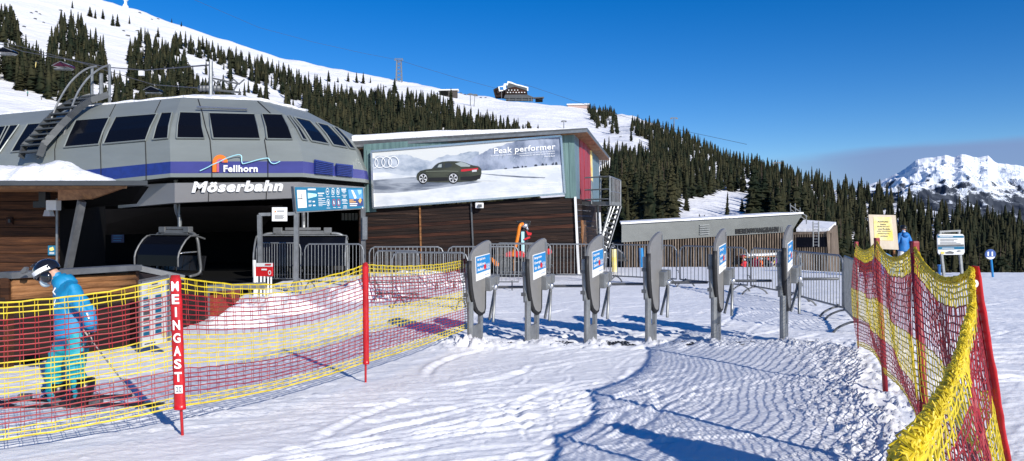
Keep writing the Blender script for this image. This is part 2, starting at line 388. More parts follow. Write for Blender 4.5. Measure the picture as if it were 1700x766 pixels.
for i in range(220):      # behind the gates
    px = rt.uniform(600, 1650); py = rt.uniform(470, 580)
    trk(px, py, rt.normal(8, 30), rt.uniform(0.8, 3.5), rt.uniform(0.025, 0.05), rt.uniform(0.006, 0.018), rt.normal(0, 0.08))
for i in range(30):
    px = rt.uniform(1600, 1700); py = rt.uniform(462, 640)
    trk(px, py, rt.normal(-10, 14), rt.uniform(1.5, 5), rt.uniform(0.03, 0.06), rt.uniform(0.01, 0.02), 0.01)
def ground_disp(X, Y):
    z = 0.030*fbm(X*0.7, Y*0.7, 3, 3) + 0.012*fbm(X*3.1, Y*3.1, 5, 3)
    # short brushed streaks
    s = 0.5*fbm((X*0.9+Y*0.45)*1.6, (Y*0.9-X*0.45)*13, 9, 4)
    z = z+0.011*s+0.006*fbm((X*0.8+Y*0.6)*5, (Y*0.8-X*0.6)*26, 15, 3)
    c = fbm(X*9, Y*9, 21, 3, 0.6); z = z+0.016*np.maximum(c, 0.05)*(0.6+0.9*np.clip(fbm(X*.5,Y*.5,27,2)*2+.3,0,1)*np.clip((Y-9)/4,0.2,1))
    for (x0, y0, a, L, wd, am, k) in tracks:
        msk = (np.abs(X-x0) < L+0.3) & (np.abs(Y-y0) < L+0.3)
        if not msk.any(): continue
        dx = X[msk]-x0; dy = Y[msk]-y0
        sA = dx*math.cos(a)+dy*math.sin(a); n = -dx*math.sin(a)+dy*math.cos(a)-k*sA*sA
        win = np.clip((L/2-np.abs(sA))/0.25, 0, 1)
        z[msk] += win*am*(-np.exp(-(n/wd)**2)+0.9*np.exp(-((n-1.9*wd)/wd)**2)+0.35*np.exp(-((n+1.9*wd)/wd)**2))
    return z
def chunk_mask(X, Y):    # churned snow at the foot of the right net and round the gate posts
    d1 = np.exp(-(((X-3.35)-(Y-7)*0.33)/0.62)**2)*np.clip((Y-3.5)/1.5, 0, 1)*np.clip((11.6-Y)/1.0, 0, 1)
    d2 = 0*X
    for px in (790, 888, 985, 1088, 1194, 1310):
        g = GX(px+6, 10.75); d2 = np.maximum(d2, np.exp(-((X-g.x)/0.38)**2-((Y-g.y)/0.28)**2))
    g = GX(770, 10.7); d2 = np.maximum(d2, 1.9*np.exp(-((X-g.x)/0.45)**2-((Y-g.y)/0.35)**2))
    return d1, d2
def ground_z(X, Y, px):
    X = np.asarray(X, float); Y = np.asarray(Y, float)
    z = ground_disp(X, Y)
    d1, d2 = chunk_mask(X, Y)
    ch = np.maximum(fbm(X*10, Y*10, 31, 4, 0.7), -0.06)
    z = z+d1*(0.012+0.085*ch)+d2*(0.03+0.13*ch)
    return z+fall(px, Y)
nr, nc = 760, 760
yy = 1.2*(62/1.2)**np.linspace(0, 1, nr)
pxs = np.linspace(-420, 2150, nc)
PX, YY = np.meshgrid(pxs, yy); XX = (PX-850)/F_PX*YY
ZZ = ground_z(XX, YY, PX)
gs = grid_obj('snow_ground', np.stack([XX, YY, ZZ], -1), nr, nc, [M['snow']]); struct(gs)
a = MB()
a.add([(-60,-50,-0.09),(60,-50,-0.09),(60,1.15,-0.09),(-60,1.15,-0.09)], [(0,1,2,3)])
a.add([(-60,1.15,-0.09),(60,1.15,-0.09),(60,26,-0.09),(-60,26,-0.09)], [(0,1,2,3)])
struct(a.build('snow_field', M['snow']))

SKY = [(-1400,-500),(-900,-300),(0,-70),(170,-2),(300,43),(400,76),(500,104),(600,124),(700,141),(760,152),(830,165),(900,171),(970,180),(1050,192),(1120,222),(1200,262),(1300,294),(1400,318),(1480,336),(1600,362),(1700,385),(2700,520)]
DIST = [(-1400,500),(0,600),(1000,600),(1200,420),(1400,320),(1700,230),(2700,230)]
Y0 = 57.0
def hill(px, t):
    px = np.asarray(px, float); t = np.asarray(t, float)
    yb = HOR+(EYE-(fall(px, Y0)-0.25))*F_PX/Y0
    yr = interp(px, SKY); D = interp(px, DIST)
    Y = Y0*(D/Y0)**t
    y = yb+(yr-yb)*t**0.92
    X = (px-850)/F_PX*Y; Z = EYE-(y-HOR)/F_PX*Y
    Z = Z+t*(1-t)*4*(0.011*Y*fbm(X*0.02, Y*0.02, 41, 4))+0.0035*Y*t*fbm(X*0.06, Y*0.05, 45, 3)
    return X, Y, Z
def onhill(px, py):
    lo, hi = 0.0, 1.0
    for _ in range(40):
        m_ = (lo+hi)/2; X, Y, Z = hill(px, m_)
        y = HOR+(EYE-Z)*F_PX/Y
        if y > py: lo = m_
        else: hi = m_
    X, Y, Z = hill(px, (lo+hi)/2); return Vector((float(X), float(Y), float(Z)))
nr, nc = 260, 520
T, PXX = np.meshgrid(np.linspace(0, 1, nr), np.linspace(-1400, 2700, nc), indexing='ij')
X, Y, Z = hill(PXX, T)
V = np.stack([X, Y, Z], -1)
# the far side of the ridge falls away
back = V[-1].copy(); rows = [V]
for k in (1, 2, 3):
    b_ = back.copy(); b_[:, 0] *= 1+0.12*k; b_[:, 1] *= 1+0.12*k; b_[:, 2] -= 6*k*k; rows.append(b_[None])
V = np.concatenate(rows, 0)
struct(grid_obj('mountainside', V, nr+3, nc, [M['hillsnow']]))

# ---- far snowy mountains
def rockysnow():
    m = bpy.data.materials.new('snow and rock face'); m.use_nodes = True; t = m.node_tree; b = t.nodes['Principled BSDF']; b.inputs['Roughness'].default_value = 0.8; b.inputs['Specular IOR Level'].default_value = 0.1
    g = t.nodes.new('ShaderNodeNewGeometry'); s_ = t.nodes.new('ShaderNodeSeparateXYZ'); t.links.new(g.outputs['Normal'], s_.inputs[0])
    c = t.nodes.new('ShaderNodeTexCoord'); n = t.nodes.new('ShaderNodeTexNoise'); n.inputs['Scale'].default_value = 0.006; n.inputs['Detail'].default_value = 8; n.inputs['Roughness'].default_value = 0.7; t.links.new(c.outputs['Object'], n.inputs[0])
    sx = t.nodes.new('ShaderNodeSeparateXYZ'); t.links.new(c.outputs['Object'], sx.inputs[0])
    mr = t.nodes.new('ShaderNodeMapRange'); t.links.new(sx.outputs[2], mr.inputs[0]); mr.inputs[1].default_value = 120; mr.inputs[2].default_value = 460; mr.inputs[3].default_value = 0.26; mr.inputs[4].default_value = -0.10
    ad = t.nodes.new('ShaderNodeMath'); ad.operation = 'ADD'; t.links.new(n.outputs[0], ad.inputs[0]); t.links.new(mr.outputs[0], ad.inputs[1])
    st = t.nodes.new('ShaderNodeMath'); st.operation = 'MULTIPLY_ADD'; t.links.new(s_.outputs[2], st.inputs[0]); st.inputs[1].default_value = -0.30; t.links.new(ad.outputs[0], st.inputs[2])
    r_ = t.nodes.new('ShaderNodeValToRGB'); e = r_.color_ramp.elements; e[0].position = 0.36; e[0].color = (0.80,0.84,0.90,1); e[1].position = 0.42; e[1].color = (0.055,0.065,0.085,1)
    t.links.new(st.outputs[0], r_.inputs[0]); t.links.new(r_.outputs[0], b.inputs['Base Color'])
    return m
M['rocksnow'] = rockysnow()
FS = [(1250,345),(1380,326),(1440,308),(1470,297),(1490,288),(1508,276),(1520,266),(1535,262),(1555,261),(1570,257),(1585,261),(1598,256),(1610,259),(1622,262),(1640,259),(1652,270),(1668,272),(1685,274),(1700,277),(1760,290),(1850,280),(2000,300),(2300,290),(2700,330)]
nr, nc = 220, 700
T, PXX = np.meshgrid(np.linspace(0, 1, nr), np.linspace(1200, 2700, nc), indexing='ij')
Yf = 4200+2600*T
yr = interp(PXX, FS)+1.6*fbm(PXX*0.14, 0*PXX, 77, 3)
yv = 400+(yr-400)*T**0.85
Xf = (PXX-850)/F_PX*Yf; Zf = EYE-(yv-HOR)/F_PX*Yf
rid = 1-2*np.abs(fbm(Xf*0.0017+0.35*Yf*0.0017, Yf*0.0010, 61, 5, 0.55)); rid2 = 1-2*np.abs(fbm(Xf*0.006, Yf*0.003, 66, 4, 0.6))
Zf = Zf+(rid-0.6)*190*T*(1-T)*2.2+(rid2-0.6)*55*np.minimum(1, (1-T)*6)*(0.3+T)
struct(grid_obj('snowy_mountain_range', np.stack([Xf, Yf, Zf], -1), nr, nc, [M['rocksnow']], smooth=False))
# a broad valley floor beyond the ridge so that nothing ends in mid-air
a = MB(); a.add([(-9000,700,-260),(14000,700,-260),(14000,12000,-260),(-9000,12000,-260)], [(0,1,2,3)])
struct(a.build('valley_floor', M['hillsnow']))

# ---------------------------------------------------------------- spruces
def crown_mesh(seed, tiers, per, core=True, rad=0.17, lite=False):
    r = random.Random(seed); v = []; f = []
    def add(vs, fs):
        o = len(v); v.extend(vs); f.extend([tuple(i+o for i in q) for q in fs])
    lean = r.uniform(-.012, .012)
    for i in range(tiers):
        z = 0.05+0.93*(i/tiers)**0.92
        rr = rad*(1-z)**0.80*(1.0 if z > 0.12 else 0.82)
        rr *= r.uniform(0.80, 1.15)
        n = max(4, int(per*(0.45+0.75*(1-z))))
        a0 = r.uniform(0, 6.28)
        for k in range(n):
            a = a0+6.283*k/n+r.uniform(-.25, .25); L = max(rr*r.choice((r.uniform(0.5, 0.95), r.uniform(0.8, 1.3))), 0.012)
            dr = L*r.uniform(0.30, 0.62); wd = L*r.uniform(0.26, 0.42)+0.004
            c, s = math.cos(a), math.sin(a); zz = z+r.uniform(-.012, .012); x0 = lean*z*2
            def p(d, e, h): return (x0+c*d-s*e, s*d+c*e, h)
            up = L*0.10
            vs = [p(0,0,zz+up), p(L*.55,wd,zz-dr*.55-0.010), p(L*.6,0,zz-dr*.42+0.006), p(L*.55,-wd,zz-dr*.55-0.010), p(L,0,zz-dr), p(L*.35, wd*.9, zz-dr*.7-0.022), p(L*.35,-wd*.9, zz-dr*.7-0.022)]
            add(vs[:5], [(0,1,2),(0,2,3),(2,1,4),(2,4,3)]) if lite else add(vs, [(0,1,2),(0,2,3),(2,1,4),(2,4,3),(0,5,1),(0,3,6)])
    if core:
        nz_ = 9; nn = 8; vs = []
        for j in range(nz_):
            z = 0.06+0.9*j/(nz_-1)
            for k in range(nn):
                q = rad*0.52*(1-z)**0.85*r.uniform(0.7, 1.15)+0.002; a = 6.283*(k+0.5*(j % 2))/nn
                vs.append((q*math.cos(a)+lean*z*2, q*math.sin(a), z+r.uniform(-.02, .02)))
        fs = [(j*nn+k, j*nn+(k+1) % nn, (j+1)*nn+(k+1) % nn, (j+1)*nn+k) for j in range(nz_-1) for k in range(nn)]
        add(vs, fs)
    return v, f
def mesh_from(name, v, f, m_):
    me = bpy.data.meshes.new(name); me.from_pydata(v, [], f); me.materials.append(m_); me.update(); return me
tv, tf = [], []
tb = MB(); tb.tube([(0,0,-0.08),(0,0,0.4),(0,0,0.97)], [0.016,0.010,0.002], 6)
trunk_me = mesh_from('trunk', tb.v, tb.f, M['trunk'])
crowns = [mesh_from('crown', *crown_mesh(100+i, [24,30,20,27,32,17][i], [11,9,12,10,10,9][i], True, [0.19,0.15,0.22,0.17,0.14,0.23][i]), M['spruce']) for i in range(6)]
far_crowns = [crown_mesh(300+i, 11, 6, True, [0.20,0.18,0.21,0.17][i % 4], True) for i in range(8)]
def inpoly(x, y, poly):
    c = False; n = len(poly); j = n-1
    for i in range(n):
        xi, yi = poly[i]; xj, yj = poly[j]
        if (yi > y) != (yj > y) and x < (xj-xi)*(y-yi)/(yj-yi)+xi: c = not c
        j = i
    return c
IN = [
 [(-300,-60),(0,15),(22,22),(40,70),(60,95),(80,105),(86,60),(100,30),(135,35),(150,60),(178,80),(180,120),(212,125),(215,75),(235,55),(262,68),(285,80),(292,62),(320,62),(345,75),(400,92),(440,104),(480,120),(520,132),(560,150),(600,158),(640,152),(660,160),(725,162),(770,190),(860,212),(880,260),(880,480),(-300,480)],
 [(1003,245),(1040,252),(1078,252),(1076,225),(1048,212),(1050,200),(1110,208),(1160,225),(1200,258),(1300,280),(1400,300),(1500,325),(1600,345),(1700,365),(2600,470),(2600,760),(1003,760)],
 [(975,178),(1020,182),(1027,212),(990,208)],
]
OUT = [
 ([(-300,100),(0,122),(30,135),(62,142),(110,168),(112,320),(-300,320)], 1.0),
 ([(305,88),(345,94),(400,122),(450,145),(505,170),(500,182),(420,165),(360,130),(325,115)], 0.97),
 ([(180,60),(214,66),(214,118),(180,112)], 0.9),
 ([(1118,322),(1172,318),(1202,308),(1247,316),(1243,362),(1180,356),(1120,350)], 1.0),
 ([(1135,240),(1195,262),(1190,280),(1150,266)], 0.85), ([(1226,268),(1250,275),(1246,308),(1228,305)], 0.88),
 ([(1005,335),(1060,345),(1100,360),(1060,375),(1005,372)], 0.6),
 ([(1505,430),(1528,378),(1548,352),(1556,380),(1540,430)], 0.8), ([(1440,330),(1446,345),(1440,360),(1432,345)], .8), ([(1355,345),(1380,350),(1378,380),(1356,376)], .6),
 ([(1395,380),(1420,375),(1425,430),(1395,430)], 0.6),
]
cand = []
occ = {}
rr_ = random.Random(5)
def tree_h(px): return 14.0 if px < 900 else 11.0
_n = 90000; _rg = np.random.default_rng(5); _px = _rg.uniform(-260, 2300, _n); _t = _rg.random(_n)**0.8
_X, _Y, _Z = hill(_px, _t); _thin = fbm(_X*0.03, _Y*0.03, 91, 2)
for px, t, X, Y, Z, thin in zip(_px.tolist(), _t.tolist(), _X.tolist(), _Y.tolist(), _Z.tolist(), _thin.tolist()):
    if px < 960 and t < 0.12: continue
    if Y < 80 and px < 1450: continue
    if Y < 62: continue
    h = tree_h(px)*(rr_.uniform(0.35, 0.7) if rr_.random() < .22 else rr_.uniform(0.7, 1.15))*(1-0.25*t)
    hp = h*F_PX/Y; yb = HOR+(EYE-Z)*F_PX/Y; ym = yb-0.42*hp
    if not any(inpoly(px, ym, p_) for p_ in IN): continue
    skip = False
    for p_, q in OUT:
        if (inpoly(px, ym+hp*0.25, p_) or inpoly(px, ym-hp*.52, p_) or inpoly(px, ym+hp*.1, p_) or inpoly(px, ym-hp*.18, p_) or inpoly(px, ym-hp*.05, p_) or inpoly(px, ym-hp*.3, p_)) and rr_.random() < q: skip = True; break
    if skip: continue
    # thin spots by slow noise
    if thin < -0.40: continue
    sp_ = (2.0 if px < 960 else 1.7)+0.0026*Y
    ck = (int(X//sp_), int(Y/1.9//sp_))
    if any((ck[0]+i, ck[1]+j) in occ and math.hypot(occ[(ck[0]+i, ck[1]+j)][0]-X, (occ[(ck[0]+i, ck[1]+j)][1]-Y)/1.9) < sp_ for i in (-1,0,1) for j in (-1,0,1)): continue
    occ[ck] = (X, Y); cand.append((hp, px, X, Y, Z, h, yb))
    if len(cand) > 7500: break
# single trees standing apart on the open snow
lone = [(32,150,42),(120,14,14),(150,28,18),(158,31,16),(171,32,18),(187,43,21),(195,44,22),(215,40,15),(262,62,18),(285,38,9),(301,44,9),(546,136,20),(561,137,10),(578,136,17),(592,138,19),(603,139,20),(615,138,11),(655,155,26),(748,175,30),(872,213,9),(880,214,9),(893,215,10),(1048,235,30),(1040,262,26),(1140,350,40),(1207,362,46),(1232,352,24)]
lone_pts = []
for px, yb, hp in lone:
    q = onhill(px, yb); lone_pts.append((hp, px, q.x, q.y, q.z, hp*q.y/F_PX, yb))
vis = [c for c in cand if -20 < c[1] < 1720 and not (c[1] < 610 and c[6] > 300) and (c[6]-c[0]) < 470]
near_side = lambda c: c[1]
vis.sort(key=lambda c: -c[0])
keep = 300-len(lone_pts)
big = vis[:keep]; bigset = set(id(c) for c in big)
rest = [c for c in cand if id(c) not in bigset]
zones = [
 (lambda c: c[1] < 640, 'dark slender spruce in the mountainside forest above the silver lift station', 'spruces on the mountainside behind the lift station'),
 (lambda c: c[1] < 1005, 'dark spruce in the forest above the roof of the car advert building', 'spruces behind the advert building'),
 (lambda c: c[1] < 1440, 'tall dark spruce in the forest rising behind the low ribbed station building', 'spruces behind the low station building'),
 (lambda c: True, 'tall dark spruce below the far snowy mountains, beyond the snow field edge', 'spruces beyond the snow field at the right')]
proto = None
def place_tree(c, label, group, idx):
    hp, px, X, Y, Z, h, yb = c
    o = thing('spruce_tree', label, 'spruce tree', (X, Y, Z-0.02*h), rr_.uniform(0, 6.28), group)
    wv = rr_.uniform(0.85, 1.5); o.rotation_euler[0] = rr_.uniform(-.03,.03); o.scale = (h*wv, h*wv, h)
    for nm, me in (('trunk', trunk_me), ('crown', crowns[idx % 6])):
        k = bpy.data.objects.new(nm, me); COL.objects.link(k); k.parent = o
for i, c in enumerate(big):
    for f_, lb, gr in zones:
        if f_(c): place_tree(c, lb, gr, rr_.randrange(6)); break
lone_lab = {0: ('dark spruce standing alone on the ski slope at far left', None), 16: None}
for i, c in enumerate(lone_pts):
    if i == 0: lb, gr = lone_lab[0]
    elif c[1] < 320: lb, gr = 'small spruce on the open snow just below the ridge top at upper left', 'small spruces under the left ridge'
    elif c[1] < 760: lb, gr = 'small spruce standing free on the white ridge slope above the middle forest', 'small spruces on the middle ridge'
    elif c[1] < 900: lb, gr = 'tiny young spruce on the piste just above the advert building roof', 'tiny spruces on the piste'
    elif c[1] < 1100: lb, gr = 'spruce on the white slope between the two forest patches right of the ridge restaurant', 'spruces on the slope right of the restaurant'
    else: lb, gr = 'spruce standing in the snowy clearing above the low ribbed station building', 'spruces in the snowy clearing'
    place_tree(c, lb, gr, i)
# the rest of the forest as one mass
Vb = []; Fb = []; off = 0
fc = [(np.array(v), f) for v, f in far_crowns]
Fl = [np.array([list(q)+([-1] if len(q) == 3 else []) for q in f]) for _, f in fc]
allF = []
for c in rest:
    hp, px, X, Y, Z, h, yb = c
    k = rr_.randrange(8); v, _ = fc[k]; a_ = rr_.uniform(0, 6.28); wv = rr_.uniform(0.85, 1.65)
    ca, sa = math.cos(a_)*h*wv, math.sin(a_)*h*wv
    nv = np.stack([v[:,0]*ca-v[:,1]*sa+X, v[:,0]*sa+v[:,1]*ca+Y, v[:,2]*h+Z-0.03*h], 1)
    Vb.append(nv); F_ = Fl[k].copy(); F_[F_ >= 0] += off; allF.append(F_); off += len(nv)
Vb = np.concatenate(Vb); allF = np.concatenate(allF)
tri = allF[allF[:,3] < 0][:, :3]; quad = allF[allF[:,3] >= 0]
me = bpy.data.meshes.new('spruce_forest'); me.vertices.add(len(Vb)); me.vertices.foreach_set('co', Vb.reshape(-1).astype(np.float32))
lv = np.concatenate([tri.reshape(-1), quad.reshape(-1)]).astype(np.int32); me.loops.add(len(lv)); me.loops.foreach_set('vertex_index', lv)
ls = np.concatenate([np.arange(len(tri))*3, len(tri)*3+np.arange(len(quad))*4]).astype(np.int32); lt = np.concatenate([np.full(len(tri), 3), np.full(len(quad), 4)]).astype(np.int32)
me.polygons.add(len(ls)); me.polygons.foreach_set('loop_start', ls); me.polygons.foreach_set('loop_total', lt); me.materials.append(M['spruce_far']); me.update(calc_edges=True)
fo = bpy.data.objects.new('spruce_forest', me); COL.objects.link(fo); struct(fo, 'stuff'); tag(fo, 'distant mass of dark spruces covering the mountainside', 'forest')
print('TREES', len(cand), len(big), len(rest), 'faces', len(ls))

# ================================================================ LIFT STATION (silver shell)
ST = thing('lift_station', 'large silver grey rounded lift station lettered Möserbahn, with dark windows and violet blue band', 'lift station', (-8, 26, 0))
def col(pts): return [P(x, y, Y) for x, y, Y in pts]
# levels: 0 hem, 1 band bottom, 2 band top, 3 sill, 4 mid, 5 lintel, 6 eave, 7 crest
cA = col([(-60,332,27.2),(-60,324,27.2),(-60,303,27.2),(-60,262,27.6),(-55,240,28.0),(-48,214,28.5),(-35,194,29.8),(-20,192,33)])
cB = col([(283,294.5,24),(283,288,24),(283,268.5,24),(281.5,232,24.3),(285,210,24.6),(292,187,25.2),(301,162,26.4),(322,157,30)])
cC = col([(503,294,24),(503,287.5,24),(503,268,24),(496,234,24.3),(487,213,24.6),(473,191,25.2),(432,167,26.4),(400,158,30)])
cD = col([(607,303.5,27.6),(606.5,297.5,27.6),(604,283,27.6),(591,251,27.8),(580,233,28.0),(563,213,28.3),(508,185,29.0),(430,165,32)])
# the back of the shell, out of sight
cE = [p+Vector((0.4,9,0)) for p in cD[:6]]+[cD[6]+Vector((0,6,0)), cD[7]+Vector((0,3,0))]
cF = [p+Vector((0,10,0)) for p in cA[:6]]+[cA[6]+Vector((0,7,0)), cA[7]+Vector((0,4,0))]
cols = [cA, cB, cC, cD, cE, cF]
def lerpcol(c1, c2, s): return [p.lerp(q, s) for p, q in zip(c1, c2)]
def facet(mb, c1, c2, l0, l1, mi=0, n=1):
    for i in range(n):
        u = lerpcol(c1, c2, i/n); v = lerpcol(c1, c2, (i+1)/n)
        for l in range(l0, l1): mb.add([u[l], v[l], v[l+1], u[l+1]], [(0,1,2,3)], mi)
sh = MB()
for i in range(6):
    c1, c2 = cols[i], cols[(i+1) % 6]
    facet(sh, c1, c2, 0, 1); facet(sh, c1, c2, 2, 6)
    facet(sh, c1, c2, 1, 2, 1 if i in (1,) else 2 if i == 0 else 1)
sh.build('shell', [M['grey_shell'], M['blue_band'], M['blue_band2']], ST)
# inner lining so the shell has thickness at the hem
rf = MB(); rf.poly([c[6] for c in cols]); tops = [c[6]+Vector((0,0,0.03)) for c in cols]
for i in range(6): facet(rf, cols[i], cols[(i+1) % 6], 6, 7)
rf.poly([c[7] for c in cols]); rf.build('roof_deck', M['roofsnow'], ST)
# snow lip along the eave
sl = MB()
for c1, c2, n in ((cA, cB, 26), (cB, cC, 20), (cC, cD, 8)):
    pts = []
    for k in range(n+1):
        p = c1[6].lerp(c2[6], k/n); pts.append(p+Vector((0, 0.15, 0.035+0.02*math.sin(k*1.7)+0.02*random.random())))
    sl.tube(pts, 0.055, 6)
sl.build('snow_edge', M['roofsnow'], ST, smooth=True)
# base hem, sides down to recess
hem = MB()
for i in range(4):
    c1, c2 = cols[i], cols[i+1]
    inw = Vector((0, 0.7, -0.02)) 
    hem.poly([c1[0], c2[0], c2[0]+inw, c1[0]+inw])
hem.build('hem_underside', M['seam'], ST)
def facet_pt(c1, c2, s, lv, off=0.03):
    l = int(min(lv, 6.999)); f_ = lv-l
    a = c1[l].lerp(c1[l+1], f_); b = c2[l].lerp(c2[l+1], f_); p = a.lerp(b, s)
    up = (c1[l+1]-c1[l]).lerp(c2[l+1]-c2[l], s); al = b-a; n = al.cross(up).normalized()
    if n.dot(p-Vector((0,0,1.7))) > 0: n = -n
    return p+n*off
def solve_s(c1, c2, lv, px):
    lo, hi = -0.2, 1.2
    for _ in range(40):
        m_ = (lo+hi)/2; q = facet_pt(c1, c2, m_, lv, 0); x = 850+q.x/q.y*F_PX
        if x < px: lo = m_
        else: hi = m_
    return (lo+hi)/2
def window(c1, c2, bl, br, tl, tr, lb=3.0, lt=5.0):
    fr = ST and MB()
    sb0, sb1 = solve_s(c1, c2, lb, bl), solve_s(c1, c2, lb, br); st0, st1 = solve_s(c1, c2, lt, tl), solve_s(c1, c2, lt, tr)
    def pt(u, v, off):
        lv = lb+(lt-lb)*v; s = (sb0*(1-u)+sb1*u)*(1-v)+(st0*(1-u)+st1*u)*v
        return facet_pt(c1, c2, s, lv, off)
    N_ = 4
    g_ = MB()
    for j in range(N_):
        g_.add([pt(0,j/N_,.045), pt(1,j/N_,.045), pt(1,(j+1)/N_,.045), pt(0,(j+1)/N_,.045)], [(0,1,2,3)])
    loop = [(0,0),(1,0),(1,.5),(1,1),(0,1),(0,.5),(0,0)]
    fr.tube([pt(u, v, .045) for u, v in loop], 0.028, 5)
    f_ = fr.build('window', M['grey_shell'], ST); g_.build('pane', M['glass'], f_)
window(cA, cB, -62, -6, -20, 18, 3.05, 4.95)
window(cA, cB, 0, 34, 0+12, 33+22, 3.05, 4.95) if False else None
for bl, br, tl, tr in ((-10,0,12,33), (20,75,48,94)): window(cA, cB, bl, br, tl, tr, 3.05, 4.95)
for bl, br, tl, tr in ((108,165,128,183),(173,243,194,262),(255,280,269,287)): window(cA, cB, bl, br, tl, tr, 3.05, 4.95)
for bl, br, tl, tr in ((294,340,299,334),(354,432,348,423),(444,486,435,469)): window(cB, cC, bl, br, tl, tr, 3.05, 4.95)
for bl, br, tl, tr in ((501,509,477,481),(516,545,487,513),(552,576,524,543),(580,589,551,559)): window(cC, cD, bl, br, tl, tr, 3.1, 4.9)
# seams between shell panels
se = MB()
for c1, c2, pxb, pxt in ((cB,cC,352,329),(cB,cC,445,428)):
    sb, stp = solve_s(c1, c2, 0, pxb), solve_s(c1, c2, 5.9, pxt)
    se.tube([facet_pt(c1, c2, sb+(stp-sb)*max(0, (l-3))/2.9, l, .012) for l in (0,1,2,3,4,5,5.9)], 0.016, 5)
for px in (243, 168, 92):
    sb, stp = solve_s(cA, cB, 0, px), solve_s(cA, cB, 5.9, px+24)
    se.tube([facet_pt(cA, cB, sb+(stp-sb)*max(0, (l-3))/2.9, l, .012) for l in (0,1,2,3,4,5,5.9)], 0.014, 5)
for px, pt_ in ((547,505),):
    sb, stp = solve_s(cC, cD, 0, px), solve_s(cC, cD, 5.9, 470)
se.build('panel_joints', M['seam'], ST)
# sun-shade rail over the middle window
WF = Wall(283, 23.97, 503, 23.97)
rl = MB(); rl.tube([P(327,178.5,25.3), P(411,182,25.3)], 0.045, 6); rl.build('rail', M['steel_br'], ST)
# louvres in the blue band at right
WR = Wall(503, 24.0, 606, 27.58)
for (x0, x1, ya, yb, yc, yd) in ((524,554,265,271,289,291.5),(559.5,586,271.5,274.5,292,294.5)):
    lv = MB(); WR.slab(lv, [(x0,ya),(x1,yb),(x1,yd),(x0,yc)], 0.07, 0.06, 0)
    for k in range(7):
        f0 = (k+.6)/7.4; y0_ = ya+(yc-ya)*f0; y1_ = yb+(yd-yb)*f0
        WR.slab(lv, [(x0+.8,y0_),(x1-.8,y1_),(x1-.8,y1_+1.1),(x0+.8,y0_+1.1)], 0.11, 0.04, 0)
    lv.build('louvre', M['blue_band2'], ST)
# skirt with the name
sk = MB()
s0 = [P(196,346,26.8), P(290,337,24.1), P(487,329,24.1), P(592,328,27.4)]
s1 = [P(196,309,26.7), P(290,304,24.0), P(497,302.5,24.0), P(607,311,27.6)]
for i in range(3): sk.add([s0[i], s0[i+1], s1[i+1], s1[i]], [(0,1,2,3)])
for i in range(3): sk.add([s0[i]+Vector((0,.5,0)), s0[i+1]+Vector((0,.5,0)), s0[i+1], s0[i]], [(0,1,2,3)])
sk.build('skirt', M['grey_skirt'], ST)
js = MB()
for px, y0_, y1_ in ((347,304,335.2),(443,303,331)): js.tube([P(px,y0_,23.99), P(px-1,y1_,24.08)], 0.012, 5)
js.build('skirt_joints', M['seam'], ST)
rc = MB()
r1 = [P(196,296,27.9), P(290,291,25.1), P(497,291,25.1), P(603,300,28.2)]
r0 = [P(196,314,27.9), P(290,309,25.1), P(497,308,25.1), P(603,317,28.2)]
for i in range(3): rc.add([r0[i], r0[i+1], r1[i+1], r1[i]], [(0,1,2,3)])
rc.build('shadow_gap', M['seam'], ST)  # black sheet puts the shade of the recess into its colour
WS = Wall(290, 24.02, 490, 24.02)
tx = MB(); wtext(WS, tx, 'Möserbahn', [(318,302),(470,299.5),(470,317.5),(318,320.5)], 0.03, 0, 0.05, 0.2)
tx.build('station_name', M['text_white'], ST)
# the mountain emblem
lg = MB()
def arch(mi, rx0, ry0, k, off):
    cx, cy = 365.5, 270.0
    W_ = WF
    # hoop leg and bow
    W_.ell(lg, cx, cy, rx0, ry0, off, mi, 20, k, math.pi, 2*math.pi)
    lw = rx0*(1-k)
    W_.poly(lg, [(cx-rx0,cy),(cx-rx0+lw,cy),(cx-rx0+lw,286),(cx-rx0,286)], off, mi)
arch(0, 12.6, 12.8, 0.48, 0.02)
WF.ell(lg, 365.5, 270, 6.0, 6.2, 0.021, 1, 16, 0.45, math.pi, 2*math.pi)
WF.poly(lg, [(360,270),(363.6,270),(363.6,286),(360,286)], 0.021, 1)
lg.build('emblem_arch', [M['logo_orange'], M['logo_pink']], ST)
wv = MB(); cur = [(332,284),(345,278),(352,274),(363,269.5),(375,263.5),(388,258.8),(397,257.2),(401,260),(401,266),(402,271),(405,272),(418,268.5),(430,265),(441,263),(446,263.5),(448,268),(452,271.5),(458,271.5),(465,268)]
def smoothpath(pts, n=4):
    out = []
    for i in range(len(pts)-1):
        p0 = pts[max(i-1,0)]; p1 = pts[i]; p2 = pts[i+1]; p3 = pts[min(i+2,len(pts)-1)]
        for k in range(n):
            t = k/n
            out.append(tuple(0.5*((2*b)+(-a+c)*t+(2*a-5*b+4*c-d)*t*t+(-a+3*b-3*c+d)*t**3) for a, b, c, d in zip(p0, p1, p2, p3)))
    out.append(tuple(pts[-1])); return out
wv.tube([WF.p(x, y, 0.03) for x, y in smoothpath(cur)], 0.016, 5); wv.build('emblem_wave', M['cyan_line'], ST)
tx = MB(); wtext(WF, tx, 'Fellhorn', [(371,274.5),(428,274.5),(428,286),(371,286)], 0.03, 0, 0.04); tx.build('emblem_lettering', M['text_white'], ST)
